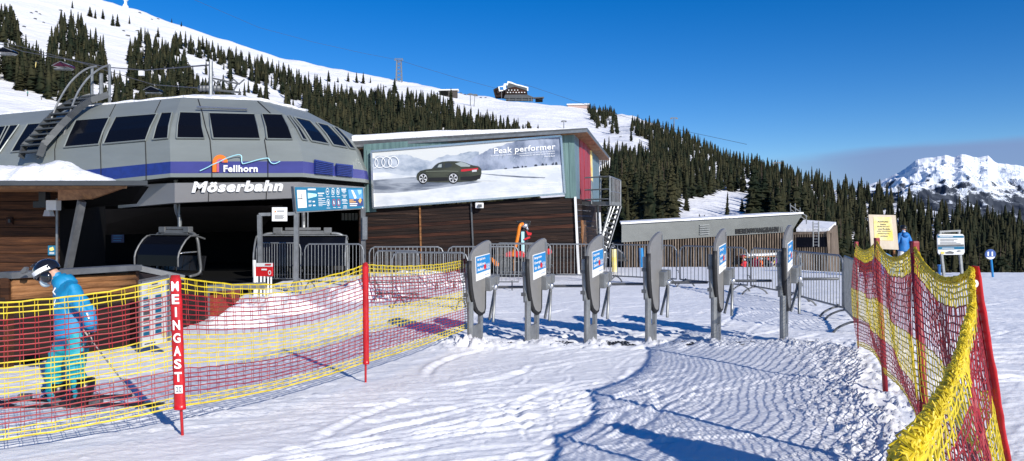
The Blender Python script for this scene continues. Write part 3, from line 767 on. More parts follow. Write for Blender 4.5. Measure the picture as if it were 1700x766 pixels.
# underside, inner walls: loading hall, its shade put into near-black colour
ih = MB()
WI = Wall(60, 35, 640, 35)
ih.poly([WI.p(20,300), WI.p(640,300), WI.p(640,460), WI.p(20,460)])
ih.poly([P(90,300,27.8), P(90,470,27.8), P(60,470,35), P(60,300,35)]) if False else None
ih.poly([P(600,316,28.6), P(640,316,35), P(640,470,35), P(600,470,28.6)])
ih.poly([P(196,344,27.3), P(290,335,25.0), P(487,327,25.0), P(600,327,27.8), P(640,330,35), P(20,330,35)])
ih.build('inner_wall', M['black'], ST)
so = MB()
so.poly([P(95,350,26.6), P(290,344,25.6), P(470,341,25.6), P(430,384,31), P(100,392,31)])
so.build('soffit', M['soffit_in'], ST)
bx = MB(); bx.poly([WI.p(185,388.5,.1), WI.p(206,388.5,.1), WI.p(206,403,.1), WI.p(185,403,.1)]); bx.build('wall_sign', M['navy'], ST)
sn = MB()
for k in range(3): WI.poly(sn, WI.rect(188, 391+4*k, 203-k, 392.6+4*k), .12, 0)
sn.build('wall_sign_text', M['sticker_blue'], ST)
# far windows glimpsed through the hall
gw = MB()
for k in range(5): WI.poly(gw, WI.rect(567+5.6*k, 354, 571.5+5.6*k, 366), .1)
gw.build('far_window', M['white'], ST)
# ---- ladder and hoops up the shell
LD = thing('roof_ladder', 'grey metal roof ladder with two tall curved rails climbing the silver station', 'ladder', P(100,262,27.0))
def shell_pt(px, lv, off): return facet_pt(cA, cB, solve_s(cA, cB, lv, px), lv, off)
L1 = [(50,2.6),(54,3.0),(68,3.6),(80,4.2),(92,4.7),(106,5.25),(126,5.75),(152,6.15)]
L2 = [(80,2.6),(86,3.0),(99,3.6),(112,4.2),(125,4.7),(140,5.25),(158,5.75),(181,6.15)]
ld = MB(); a1 = [shell_pt(x, min(l,6.05), 0.34) for x, l in L1]; a2 = [shell_pt(x, min(l,6.05), 0.34) for x, l in L2]
for s_ in (a1, a2):
    for i in range(len(s_)-1): ld.bar(s_[i], s_[i+1]+(s_[i+1]-s_[i])*.08, 0.06, 0.22)
ld.build('stringer', M['dark_grey'], LD)
for k in range(12):
    f_ = 0.3+k*0.58; i = int(f_); t = f_-i
    if i >= len(a1)-1: break
    p = a1[i].lerp(a1[i+1], t); q = a2[i].lerp(a2[i+1], t)
    s_ = MB(); s_.bar(p+Vector((0,0.05,0.05)), q+Vector((0,0.05,0.05)), 0.34, 0.05); s_.build('step', M['dark_grey'], LD)
for pts in ([(63,264),(70,240),(80,214),(92,180),(103,158),(116,138),(132,122),(147,113),(160,110)], [(95,266),(103,236),(112,203),(120,176),(130,152),(145,131),(160,118),(172,111),(182,108)]):
    h_ = MB(); n_ = len(pts)
    h_.tube([P(x, y, 26.2+0.25*i) for i, (x, y) in enumerate(smoothpath(pts, 2))] if False else [P(x, y, 26.0+2.2*i/(2*n_-2)) for i, (x, y) in enumerate(smoothpath(pts, 2))], 0.034, 7); h_.build('hoop_rail', M['steel'], LD)
for x, y0_, y1_ in ((153,112,165),(168,122,166),(182,108,172)):
    p_ = MB(); p_.tube([P(x,y0_,28.1), P(x,y1_,28.1)], 0.05 if x != 168 else 0.07, 7); p_.build('rail_post', M['steel'], LD)

# ================================================================ CHAIRS IN THE HALL
def lift_chair(loc, rz, label, w=2.9, fm='steel'):
    t = thing('lift_chair', label, 'lift chair', loc, rz)
    hgt = 1.95
    m = MB(); m.tube(smoothpath([(0,0,4.4),(0,0,3.2),(0,0.02,2.7),(0.0,0.16,2.35),(0,0.12,hgt)], 3), 0.065, 8); m.tube([(0.16,0,3.3),(0.16,0,1.95)], 0.025, 6); m.build('hanger', M['steel'], t, world=False)
    m = MB(); m.box((0,0,hgt), (w*0.62,0.16,0.14)); m.box((0,0,hgt+0.13), (w*0.40,0.12,0.10)); m.box((-w*.28,0,hgt+.08),(.3,.2,.2)); m.box((w*.28,0,hgt+.08),(.26,.2,.2)); m.build('crossbeam', M['steel_dk'], t, world=False, bevel=0.02)
    for s in (-1, 1):
        m = MB(); m.tube(smoothpath([(s*w*.31,0,hgt-.02),(s*w*.42,0,hgt-.06),(s*w*.49,0.02,hgt-.28),(s*w*.5,0.08,1.1),(s*w*.5,0.1,0.62),(s*w*.49,-.32,0.5)], 4), 0.05, 8); m.build('side_frame', M[fm], t, world=False, smooth=True)
    m = MB()
    for k in range(6):
        x = -w*.41+k*w*.164; m.box((x,0.02,0.55), (w*.15,0.46,0.09)); 
    m.build('seat', M['blk'], t, world=False, bevel=0.02)
    m = MB()
    for k in range(6): x = -w*.41+k*w*.164; m.prism([(x-w*.072,0.24,0.66),(x+w*.072,0.24,0.66),(x+w*.072,0.34,1.15),(x-w*.072,0.34,1.15)], Vector((0,0.06,0)))
    m.build('backrest', M['blk'], t, world=False)
    # bubble
    m = MB(); n = 12; prof = [(0.30,1.72),(0.05,1.84),(-0.30,1.80),(-0.58,1.55),(-0.74,1.2),(-0.76,0.85)]
    for j in range(len(prof)-1):
        m.add([(-w*.5,*prof[j]),(w*.5,*prof[j]),(w*.5,*prof[j+1]),(-w*.5,*prof[j+1])], [(0,1,2,3)])
    m.build('bubble', M['glass'], t, world=False, smooth=True)
    m = MB(); m.tube(smoothpath([(-w*.5,0.3,1.72),(-w*.5,-0.3,1.82),(-w*.5,-.74,1.3),(-w*.5,-.78,0.85)],3), 0.03, 6); m.tube(smoothpath([(w*.5,0.3,1.72),(w*.5,-0.3,1.82),(w*.5,-.74,1.3),(w*.5,-.78,0.85)],3), 0.03, 6)
    m.prism([(-w*.5,.05,1.85),(w*.5,.05,1.85),(w*.5,-.22,1.85),(-w*.5,-.22,1.85)], Vector((0,0,.02)))
    m.build('bubble_rim', M[fm], t, world=False)
    m = MB(); m.tube(smoothpath([(-w*.47,0.1,1.3),(-w*.47,-0.55,1.28),(-w*.42,-.62,1.25),(0,-.64,1.24),(w*.42,-.62,1.25),(w*.47,-.55,1.28),(w*.47,0.1,1.3)],3), 0.028, 7)
    for x in (-.3,0,.3): m.tube([(x*w,-.63,1.24),(x*w,-.5,0.7)], 0.02, 6)
    m.build('safety_bar', M['steel_br'], t, world=False, smooth=True)
    return t
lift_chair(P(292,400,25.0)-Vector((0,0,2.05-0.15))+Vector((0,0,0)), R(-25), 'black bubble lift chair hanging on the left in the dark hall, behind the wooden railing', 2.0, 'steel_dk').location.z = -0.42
c2_ = lift_chair(GX(503,25.5), R(8), 'wide bubble lift chair with shiny bars hanging behind the blue information board', 2.95); c2_.location.z = -0.45

# ================================================================ HUT ON THE LEFT
HT = thing('wooden_hut', 'brown plank hut at far left with flat overhanging roof under thick snow', 'hut', GX(0, 14.5))
WH = Wall(-300, 14.6, 95, 14.6)
for k in range(15):
    pass
pl = MB(); yb = 300
for k in range(16):
    y0_ = 306+k*14.5; WH.slab(pl, [(-300,y0_),(95,y0_),(95,y0_+13.6),(-300,y0_+13.6)], random.uniform(0,.02), 0.08)
pl.build('front_wall', M['wood_hut'], HT)
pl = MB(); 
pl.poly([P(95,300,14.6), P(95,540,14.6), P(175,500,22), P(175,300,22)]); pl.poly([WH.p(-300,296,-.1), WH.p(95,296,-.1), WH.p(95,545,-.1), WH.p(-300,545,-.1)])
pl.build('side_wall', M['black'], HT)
rfm = MB(); rz0 = P(245,308,13.0).z; rz1 = P(245,300,13.0).z
front = [P(-300,300,13), P(245,300,13)]
def slabz(mb, plan, z0, z1):
    n = len(plan); mb.add([(x,y,z0) for x,y in plan]+[(x,y,z1) for x,y in plan], [tuple(range(n-1,-1,-1)), tuple(range(n,2*n))]+[(i,(i+1)%n,(i+1)%n+n,i+n) for i in range(n)])
xr = front[1].x; xl = P(-300,300,13).x
slabz(rfm, [(xl,13.0),(xr,13.0),(-0.492*13.5,13.5),(-0.51*19,19),(xl,21)], rz0+.0, rz1); rfm.build('roof', M['dark_grey'], HT)
sf = MB(); slabz(sf, [(xl,13.12),(P(210,310,13.1).x,13.12),(P(95,310,14.5).x+0.02,14.55),(xl,14.55)], rz0-0.05, rz0-0.003); sf.build('soffit', M['orange_wood'], HT)
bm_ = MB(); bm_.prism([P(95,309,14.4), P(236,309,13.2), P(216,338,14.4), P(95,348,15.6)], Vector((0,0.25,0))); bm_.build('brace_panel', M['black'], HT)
ob = MB(); ob.prism([P(96,312,13.6), P(207,311,13.15), P(150,331,13.6), P(96,333,13.7)], Vector((0,0.08,0))); ob.build('gusset', M['orange_wood'], HT)
# thick roof snow
nx, ny = 120, 30; V = []
for j in range(ny):
    for i in range(nx):
        u = i/(nx-1); v = j/(ny-1); y = 13.03+5.5*v; x = xl+(min(xr-0.42, -0.525*y)-xl)*u
        th = 0.36*min(1, (v*9+.0)**.5)*min(1, ((1-u)*5.2))**0.75
        V.append((x, y, rz1-0.01+th*(1+0.12*float(0))))
V = np.array(V); nzv = fbm(V[:,0]*2.2, V[:,1]*2.2, 8, 4); V[:,2] += nzv*0.16*np.clip((V[:,2]-rz1)*5, 0, 1); V[:,1] += 0.10*fbm(V[:,0]*3, V[:,1]*3, 12, 3)*(V[:,1] < 14)
V[:,1] = np.maximum(V[:,1], 13.01)
rs = grid_obj('roof_snow', V-np.array(HT.location), ny, nx, [M['roofsnow']]); rs.parent = HT
sup = MB(); sup.bar(P(136,334,13.6), P(112,452,13.9), 0.11, 0.11); sup.build('slanted_post', M['steel_dk'], HT)
gp = MB(); gp.bar(P(94.5,330,14.5), P(94.5,440,14.5), 0.03, 0.03); gp.build('corner_trim', M['steel'], HT)
t = thing('floodlight', 'black and cream floodlight fixed under the eave of the brown hut', 'floodlight', P(78,350,14.3))
m = MB(); m.box(P(74,331,14.35), (0.13,0.16,0.32)); m.box(P(64,340,14.4),(0.18,.06,.12)); m.build('bracket', M['blk'], t)
m = MB(); m.box(P(89,341,14.2), (0.20,0.16,0.19)); m.build('housing', M['yellow_p'] if False else M['paper'], t, bevel=.01)
m = MB(); m.prism([P(71,359,14.1),P(83,359,14.1),P(80,349,14.2),P(74,349,14.2)], Vector((0,.15,0))); m.build('lamp_head', M['white'], t)
t = thing('small_poster', 'small teal poster with yellow drawing on the corner of the brown hut', 'poster', P(86,424,14.5))
m = MB(); WH.slab(m, WH.rect(79.5,408,92,424), .06, .02); m.build('sheet', M['board_blue'], t)
m = MB(); WH.poly(m, [(82,412),(88,410),(90,415),(86,417),(82,416)], .065); m.build('drawing', M['yellow_p'], t)
m = MB()
for k in range(2): WH.poly(m, WH.rect(82,419+2*k,90,420+2*k), .066)
m.build('caption', M['paper'], t)
m = MB(); WH.slab(m, WH.rect(10,361,20,373), .06, .05); WH.slab(m, WH.rect(13,364,17,370), .09, .04, 1); m.thing('wall_box', [M['wood_red'], M['blk']], 'small brown box on the dark plank wall of the hut', 'wall box')
# ---- log railing in front of the hut
RL = thing('log_railing', 'low honey coloured log railing with grey metal coping in front of the dark hall', 'railing', GX(110, 9.6))
Ar, Br = P(-120,460,8.2), P(225,446,10.6); Ac = P(305,461,10.9)
WR2 = Wall(-120, 8.2, 226, 10.6)
cp = MB(); cp.bar(P(9,457.5,9.05), P(226,444,10.6), 0.26, 0.075); cp.bar(P(226,444,10.6), Ac, 0.22, 0.075); cp.build('coping', M['steel_dk'], RL)
lgm = MB()
for k in range(3):
    for (x0, x1) in ((18,120),(122,222)):
        y0_ = 467.5+k*10.5-(x0-18)*0.055; y1_ = y0_-(x1-x0)*0.055
        lgm.tube([WR2.p(x0, y0_+3, -.05), WR2.p(x1, y1_+3, -.05)], 0.052, 8)
lgm.build('logs', M['wood_log'], RL, smooth=True)
lgm = MB()
for k in range(9):
    y0_ = 497+k*13.5
    WR2.slab(lgm, [(-130,y0_+6),(226,y0_-16-(k*2.2)),(226,y0_-4-(k*2.2)),(-130,y0_+18)], -.08+random.uniform(-.02,.01), .05)
lgm.poly([WR2.p(-130,480,-.16), WR2.p(228,462,-.16), WR2.p(228,585,-.16), WR2.p(-130,660,-.16)])
lgm.build('boards', M['wood_dk'], RL)
for x in (12,122,222): lgm = MB(); lgm.bar(WR2.p(x, 462-(x-10)*.055, -.1), WR2.p(x, 618-(x-10)*.19, -.1), 0.10, 0.10); lgm.build('post', M['wood_hut'], RL)
lgm = MB(); W3 = Wall(226,10.6,345,13.5); W3.slab(lgm, [(226,452),(305,464),(345,475),(345,545),(226,577)], -.1, .06); lgm.build('return_panel', M['wood_dk'], RL)
m = MB(); m.prism([P(34,455,8.9),P(42,453,8.9),P(44,444.5,8.9),P(40,443.5,8.9),P(34,450,8.9)], Vector((0,.05,0))); m.thing('railing_lamp', M['steel_dk'], 'small grey lamp standing on the grey coping at far left', 'lamp')

# ---- leaning poster stand
PS = thing('poster_stand', 'white poster board with small pictures leaning behind the left net, beside the railing', 'poster', G(256,583))
WP = Wall(231, 10.05, 283, 9.75)
m = MB(); WP.slab(m, [(231.5,467),(280.5,458),(281.5,566),(233,579)], 0, .03); m.build('board', M['paper'], PS)
m = MB()
m.bar(WP.p(231.8,466,.02), WP.p(233.2,580,.02), .025, .03); m.bar(WP.p(280.8,457,.02), WP.p(281.8,568,.02), .025, .03); m.bar(WP.p(231.8,466.5,.02), WP.p(280.8,457.5,.02), .025, .03)
m.build('frame', M['steel'], PS)
m = MB(); mpics = random.Random(3)
def wq(x0, y0, x1, y1):
    k = -0.21; return [(x0,y0+k*(x0-232)),(x1,y0+k*(x1-232)),(x1,y1+k*(x1-232)),(x0,y1+k*(x0-232))]
for r_ in range(6):
    for c_ in range(2):
        x0 = 238+c_*20; y0_ = 496+r_*11.5; WP.poly(m, wq(x0, y0_, x0+10, y0_+6), .006, mpics.choice((0,1,0)))
        WP.poly(m, wq(x0, y0_+7.3, x0+11, y0_+8.3), .006, 2)
for k, (xa, xb) in enumerate(((252,262),(245,270),(240,272),(243,268))): WP.poly(m, wq(xa, 476+3.6*k, xb, 477.6+3.6*k), .006, 3 if k in (1,3) else 2)
WP.ell(m, 272, 554, 4, 5, .006, 3); WP.poly(m, wq(240,573,258,574.5), .006, 2)
m.build('print', [M['board_blue'], M['steel_dk'], M['print_dk'], M['yellow_p']], PS)

# ================================================================ INFORMATION BOARD
IB = thing('information_board', 'long blue information board with a white clock, on two tall grey posts', 'sign', GX(545, 19.8))
WB = Wall(487, 19.2, 606, 20.6)
m = MB(); WB.slab(m, [(487.5,309.5),(604.5,311),(605.5,347),(491.5,353.5)], 0, .16); m.build('casing', M['steel'], IB)
m = MB(); WB.slab(m, [(489.5,311),(602.5,312.2),(604,345.5),(493,351.5)], .02, .018); m.build('face', M['board_blue'], IB)
def bq(x0, y0, x1, y1):   # board coordinates 0..1591 x 0..766 of the enlarged view
    f = lambda x, y: (480+x*135/1591, 300+(y+ (0))*65/766)
    return [f(x0,y0), f(x1,y0), f(x1,y1), f(x0,y1)]
m = MB(); WB.slab(m, [f for f in ((493,315.8),(507.8,315.8),(509.5,344.8),(495,345.8))], .035, .014, 0)
cx, cy = 501.3, 330.3
for k in range(12):
    a_ = k*math.pi/6; WB.poly(m, [(cx+5.6*math.sin(a_)-.35, cy-11*math.cos(a_)-.5),(cx+5.6*math.sin(a_)+.35, cy-11*math.cos(a_)-.5),(cx+5.6*math.sin(a_)+.35, cy-11*math.cos(a_)+.7),(cx+5.6*math.sin(a_)-.35, cy-11*math.cos(a_)+.7)], .042, 1 if k not in (5,) else 2)
WB.poly(m, [(cx-.3,cy+1),(cx+.5,cy+1),(cx-.3,cy-8.5),(cx-1,cy-8.5)], .044, 1); WB.poly(m, [(cx+1,cy-.7),(cx+1,cy+.6),(cx-6.6,cy+.2),(cx-6.6,cy-.8)], .044, 1)
m.build('clock', [M['white'], M['print_dk'], M['red']], IB)
m = MB()
for c_ in ((365,240,540,352,1),): WB.poly(m, [(511,320.4),(525.8,322.3),(525.8,326.2),(511.3,330)], .024, 1)
rows_ = [(365,158,520,188),(560,240,685,258),(570,280,650,290),(570,300,660,308),(570,345,705,355),(572,365,640,372),(572,392,705,402),(575,425,715,433),(575,443,660,449),(578,465,720,473),(578,490,650,497),(380,395,435,405),(380,415,430,424),(380,475,445,485),(382,495,430,505),(460,400,505,424),(470,475,515,500),
 (1020,160,1115,175),(1025,182,1110,196),(1030,210,1115,220),(1050,236,1100,245),(1030,283,1130,291),(1055,303,1110,311),(1060,325,1105,332),(1035,365,1125,375),(1030,390,1140,399),(1050,415,1120,423),(1035,440,1145,450),(1060,490,1130,498),(1060,512,1130,520),(1050,535,1135,543),(725,315,790,324),(735,535,805,543),(830,312,895,321),(930,312,995,321),(860,525,915,533),(950,522,1010,530),(1425,515,1450,545)]
for q in rows_: WB.poly(m, bq(*q), .024, 0)
for (x, y, red_) in ((750,215,0),(858,215,0),(955,215,0),(765,432,0),(877,430,1),(970,430,1)):
    WB.ell(m, 480+x*135/1591, 300+y*65/766, 2.7, 6.0, .024, 2 if red_ else 0, 20, 0.84)
    WB.poly(m, bq(x-14,y-12,x+14,y+14) if x == 750 else [(480+(x-12)*.0848,300+(y-30)*.0848),(480+(x+2)*.0848,300+(y-34)*.0848),(480+(x+14)*.0848,300+(y+34)*.0848),(480+(x-4)*.0848,300+(y+36)*.0848)], .024, 0)
m.build('print', [M['paper'], M['cyan_line'], M['red']], IB)
m = MB(); WB.poly(m, [(578,315),(601,315.3),(603,341.5),(580.5,343.8)], .024, 0); WB.poly(m, [(578,315),(601,315.3),(602,330),(592,331),(579.5,330)], .027, 1)
WB.poly(m, [(583,316),(586,316),(592,328),(589,331)], .030, 2); WB.poly(m, [(598,328),(600.5,333),(598,338),(595,334)], .030, 3); WB.poly(m, [(593,315.3),(600,315.4),(600,321),(596,324)], .030, 4)
for k, (xa, xb) in enumerate(((580,587),(580,591),(580.5,593.5),(580.8,592.5))): WB.poly(m, [(xa,331.7+3.1*k),(xb,331.6+3.1*k),(xb,333+3.1*k),(xa,333.2+3.1*k)], .030, 3 if k < 2 else 2)
m.build('picture', [M['navy'], mat('bright blue print', (0.08,0.28,0.6), .5), M['paper'], mat('orange print', (0.75,0.4,0.08), .5), mat('sky print', (0.3,0.5,0.62), .5)], IB)
m = MB(); m.bar(P(492.5,352,19.35), P(491,520,19.35), .11, .11); m.build('post', M['steel'], IB)
m = MB(); m.bar(P(603,346,20.6), P(604,500,20.6), .13, .11); m.build('post', M['steel_dk'], IB)
m = MB(); m.box(P(606,379,20.5), (.12,.1,.62)); m.build('switch_box', M['steel'], IB)
# frame with the white notice
NF = thing('notice_frame', 'grey square tube frame carrying a small white notice, left of the blue board', 'frame', GX(440, 19.2))
m = MB(); m.bar(P(431,357,19.2), P(434,540,19.2), .10, .10); m.bar(P(430,356.5,19.2), P(489,355,19.3), .07, .08); m.build('tubes', M['steel'], NF)
m = MB(); WN = Wall(430,19.12,490,19.22); WN.slab(m, WN.rect(451.5,344.5,476.5,367.5), .06, .05); m.build('notice', M['white'], NF)
m = MB(); WN.ell(m, 457,351.5,2,2.6,.065,0,3); 
for k in range(4): WN.poly(m, WN.rect(456,357+2*k,472-(k%2)*2,357.9+2*k), .065, 1)
WN.poly(m, WN.rect(460,350,472,351.5), .065, 1)
m.build('notice_print', [M['logo_orange'], M['steel_dk']], NF)
RS = thing('red_sign', 'small red and white sign hanging low on a white rack in the hall entrance', 'sign', GX(438, 18.6))
WN2 = Wall(420,18.6,456,18.4)
m = MB(); WN2.slab(m, WN2.rect(425,437,451.5,459), 0, .05); m.build('panel', M['red'], RS)
m = MB(); WN2.slab(m, WN2.rect(425,437,451.8,443), .01, .02); WN2.poly(m, WN2.rect(434,446.5,443,449), .015); WN2.ell(m, 447.5,453,2.6,4,.015,0,12,.6); m.build('panel_print', M['white'], RS)
m = MB(); WN2.poly(m, WN2.rect(440,438.5,450,440.8), .03); m.build('panel_lettering', M['red'], RS)
m = MB()
for x in (423,427,433,439,445,450): m.tube([P(x,459,18.5), P(x,505,18.5)], .022 if x > 424 else .035, 6)
m.tube([P(422,432,18.6), P(424,520,18.6)], .04, 6)
m.build('rack', M['white'], RS)

# snow piles in front of the hall, the loading ramp net
def snow_pile(cx, cy, rx, ry, h, seed, label):
    n = 40; V = []
    for j in range(n):
        for i in range(n):
            u = -1+2*i/(n-1); v = -1+2*j/(n-1); x = cx+u*rx; y = cy+v*ry; d = math.hypot(u, v); V.append((x, y, max(0, 1-d*d)**.8*h-0.05))
    V = np.array(V); m_ = np.clip(V[:,2]*6, 0, 1); V[:,2] += m_*h*0.75*fbm(V[:,0]*1.9, V[:,1]*1.9, seed, 5, .6)
    o = grid_obj('snow_pile', V-np.array([cx, cy, 0]), n, n, [M['roofsnow']]); o.location = (cx, cy, 0); return tag(o, label, 'snow pile')
g = G(440,524); snow_pile(g.x, g.y+0.9, 1.1, 0.8, 0.36, 4, 'rounded heap of shovelled snow below the small red sign')
g = G(375,545); snow_pile(g.x, g.y+0.6, 0.75, 0.6, 0.28, 9, 'low lumpy snow heap at the end of the railing, before the dark hall')
g = G(585,505); snow_pile(g.x, g.y+1.2, 1.1, 0.8, 0.40, 14, 'snow heap behind the red pole of the net, at the barriers')
g = G(690,480); snow_pile(g.x, g.y+1.4, 2.4, 1.0, 0.36, 19, 'long low snow bank along the foot of the dark plank wall')
CB = thing('conveyor_ramp', 'orange meshed loading ramp in the dark hall behind the net', 'ramp', GX(335, 14.5))
m = MB(); m.prism([P(300,490,14.2), P(368,486,14.2), P(362,524,14.2), P(300,528,14.2)], Vector((0,1.0,0))); m.build('cover', mat('orange mesh cover', (0.30,0.06,0.02), .7, 0, .5, (30,30,30)), CB)
m = MB(); m.bar(P(300,481,14.1), P(440,474,14.1), .10, .12); m.bar(P(345,482,14.1), P(345,560,14.1), .06, .06); m.build('rail', M['steel'], CB)
# floor of the hall, shade inside put into a near-black colour
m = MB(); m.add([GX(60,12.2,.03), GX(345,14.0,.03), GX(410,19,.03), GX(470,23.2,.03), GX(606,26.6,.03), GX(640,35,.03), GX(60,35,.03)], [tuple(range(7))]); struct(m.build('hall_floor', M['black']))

# ================================================================ BUILDING WITH THE CAR ADVERT
AB = thing('plank_building', 'two storey building, dark planks below teal panels, with red doors under a flat roof', 'building', GX(780, 27.6))
WA = Wall(605, 28.2, 957, 27.0)
m = MB(); 
for k in range(20):   # lower storey planks (drawn along the wall's own slope)
    ya = 356+k*5.6; yb_ = 329+k*6.15
    WA.slab(m, [(596,ya-.3),(957,yb_),(957,yb_+5.7),(596,ya+4.9)], random.uniform(-.012,.012), .06, 1 if 3 <= k <= 9 and random.random() < .35 else 0)
m.poly([WA.p(596,350,-.05), WA.p(957,325,-.05), WA.p(957,470,-.05), WA.p(596,480,-.05)])
m.build('plank_wall', [M['wood_dk'], M['wood_red']], AB)
WSd = Wall(957.5, 27.0, 998, 36.5)
m = MB()
for k in range(14): WSd.slab(m, [(958,330+k*9.6),(998,337+k*7.6),(998,337+k*7.6+7.2),(958,330+k*9.6+9.1)], random.uniform(-.01,.01), .06)
m.build('side_plank_wall', M['wood_dk'], AB)
m = MB()
WA.slab(m, [(604,248),(622,247),(624,352),(604,353)], .0, .06); WA.slab(m, [(930,222),(953,222),(957,329),(938,329)], .0, .06)
WA.slab(m, [(604,240),(953,214),(953,228),(604,252)], -.03, .06)
WA.slab(m, [(609,249),(613,249),(614,352),(609,352)], .03, .03); WA.slab(m, [(944,222),(946,222),(949,329),(947,329)], .02, .03)
m.build('teal_wall', M['teal'], AB)
m = MB(); WU = Wall(953, 27.0, 994, 36.5)
WU.slab(m, [(953,222),(963,226),(966,336),(957,329)], .0, .06); WU.slab(m, [(983,236),(994,240),(995,338),(984,337)], 0, .06); WU.slab(m, [(953,214),(994,236),(994,250),(953,232)], -.05, .05); m.build('blue_side_wall', M['blue_panel'], AB)
for i, (xa, xb, ya, yb_) in enumerate(((963,969,226,336.5),(969.5,975,229,337),(975.5,981.5,232,338))):
    m = MB(); WU.slab(m, [(xa,ya),(xb,ya+2.6),(xb+2,yb_),(xa+2,yb_)], .04+.02*(i % 2), .06); m.build('red_door', M['red_door'], AB)
m = MB(); WU.slab(m, [(980.5,250),(983,251),(984.5,302),(982.5,302)], .07, .03); m.build('window', M['yellow_p'], AB)
m = MB()   # flat roof with fascia; underside of boards
Fl_ = P(583,247,28.6); Fr_ = P(975,219.5,26.6); Bk = P(1013,266,38.0); Bl = P(640,275,40)
top = [P(583,235,28.6), P(975,212.5,26.6), P(1013,262,38.0), P(650,262,40)]
bot = [P(583,248,28.6), P(975,219.5,26.6), P(1013,266.5,38.0), P(650,268,40)]
for i in range(4): m.add([bot[i], bot[(i+1)%4], top[(i+1)%4], top[i]], [(0,1,2,3)])
m.poly(top); m.build('roof', M['steel_dk'], AB)
m = MB(); nbd = 9
for i in range(nbd):
    u0, u1 = i/nbd, (i+.93)/nbd
    q = [b_-Vector((0,0,.02)) for b_ in bot]
    m.prism([q[0].lerp(q[3],u0), q[1].lerp(q[2],u0), q[1].lerp(q[2],u1), q[0].lerp(q[3],u1)], Vector((0,0,.015)))
m.build('soffit', M['orange_wood'], AB)
m = MB(); m.bar(P(583,243.5,28.55), P(975,217.5,26.5), .10, .09); m.build('gutter', M['steel'], AB)
m = MB(); sn_ = [p+Vector((0,.25,.0)) for p in top]
nx, ny = 90, 24; V = []
for j in range(ny):
    for i in range(nx):
        u = i/(nx-1); v = max(0, j-1)/(ny-2); q = (top[0].lerp(top[1], u)).lerp(top[3].lerp(top[2], u), v); th = 0.30*min(1, (.98-min(u,.97))*1.6)**.8*min(1, .75+v*8)*min(1,(1-v)*6+.02)*(0 if j == 0 else 1)
        V.append((q.x, q.y+.12, q.z+th+ (.06*float(vnoise(q.x*1.4, q.y*1.4, 5)) if th > .05 else 0)))
rs = grid_obj('roof_snow', np.array(V)-np.array(AB.location), ny, nx, [M['roofsnow']]); rs.parent = AB
# trims
m = MB(); m.bar(WA.p(955,327,.05), WA.p(961,458,.05), .10, .08); m.build('corner_trim', M['white'], AB)
m = MB(); m.bar(WA.p(697,341,.03), WA.p(700,462,.03), .07, .05); m.build('wall_batten', M['wood_log'], AB)
m = MB(); m.bar(WA.p(782,331,.06), WA.p(786,420,.06), .05, .05); m.build('cable_duct', M['steel_dk'], AB)
m = MB(); m.slab = None
m = MB(); WSd.slab(m, [(966,366),(973,366),(974,408),(968,410)], .04, .05); m.build('side_door', M['orange_wood'], AB)
m = MB(); WSd.slab(m, [(991,353),(997,353),(999,388),(993,389)], .05, .05); m.build('side_window', M['white'], AB)
m = MB(); 
for k in range(9):
    x = 985+k*3.3; m.tube([P(x,262,37.6), P(x+.3,268+rr_.uniform(4,26),37.6)], .05, 5, r2=.005)
m.build('icicles', M['steel_br'] if False else M['roofsnow'], AB)
t = thing('wall_floodlight', 'white floodlight on the dark planks just under the car advert', 'floodlight', WA.p(796,345,.2))
m = MB(); m.box(WA.p(796,341.5,.22), (.30,.14,.20)); m.build('housing', M['white'], t, bevel=.02)
m = MB(); m.poly([WA.p(793,339.5,.36), WA.p(800,339.5,.36), WA.p(800,344.5,.36), WA.p(793,344.5,.36)]); m.build('glass', M['steel_dk'], t)
m = MB(); m.bar(WA.p(786,333,.1), WA.p(796,338,.2), .03, .03); m.build('arm', M['steel_dk'], t)
# ---- the advert
AD = thing('advert_banner', 'huge banner showing a dark green car on a snowy mountain road, lettered Peak performer', 'advert', WA.p(778,346,.15))
def noisecol(name, c1, c2, s, lo=.4, hi=.6): return mat(name, c1, .5, 0, col2=c2, scale=s, lo=lo, hi=hi, detail=6)
sk_ = mat('banner pale sky', (0.62,0.63,0.62), .5); 
mts = [sk_, noisecol('banner far peaks', (0.48,0.52,0.58), (0.20,0.25,0.33), (.9,.9,1.6)), noisecol('banner near slope', (0.36,0.40,0.50), (0.10,0.13,0.20), (1.1,1.1,.9), .42, .62),
       noisecol('banner snow', (0.70,0.71,0.72), (0.55,0.58,0.62), (1.2,1.2,3)), noisecol('banner road', (0.34,0.37,0.42), (0.11,0.13,0.17), (.8,.8,5)), mat('banner trees', (0.03,0.04,0.06), .5)]
m = MB()
AQ = [(617,251.5),(931.5,226),(938,321.5),(620,345.5)]
WA.slab(m, AQ, .16, .10, 0)
rj = random.Random(12)
def jag(pts, n=5, a=1.4):
    out = []
    for i in range(len(pts)-1):
        for k in range(n):
            t_ = k/n; out.append((pts[i][0]*(1-t_)+pts[i+1][0]*t_, pts[i][1]*(1-t_)+pts[i+1][1]*t_+rj.uniform(-a, a)))
    return out+[pts[-1]]
def strip(top, bot, off, mi):   # a silhouette band between two polylines sharing x range
    x0, x1 = top[0][0], top[-1][0]; n = 70
    xs = [x0+(x1-x0)*k/n for k in range(n+1)]
    a_ = [WA.p(x, float(np.interp(x, [p[0] for p in top], [p[1] for p in top])), off) for x in xs]; b_ = [WA.p(x, float(np.interp(x, [p[0] for p in bot], [p[1] for p in bot])), off) for x in xs]
    N_ = n+1; m.add(a_+b_, [(k, k+1, k+1+N_, k+N_) for k in range(n)], mi)
strip(jag([(617.3,264),(628,259),(640,260),(655,258),(668,257),(678,257.5),(690,262),(703,266),(716,268),(728,262),(742,257),(755,259),(765,255),(780,252),(795,252)], 5, .9), [(617.3,297),(700,292),(795,290)], .163, 1)
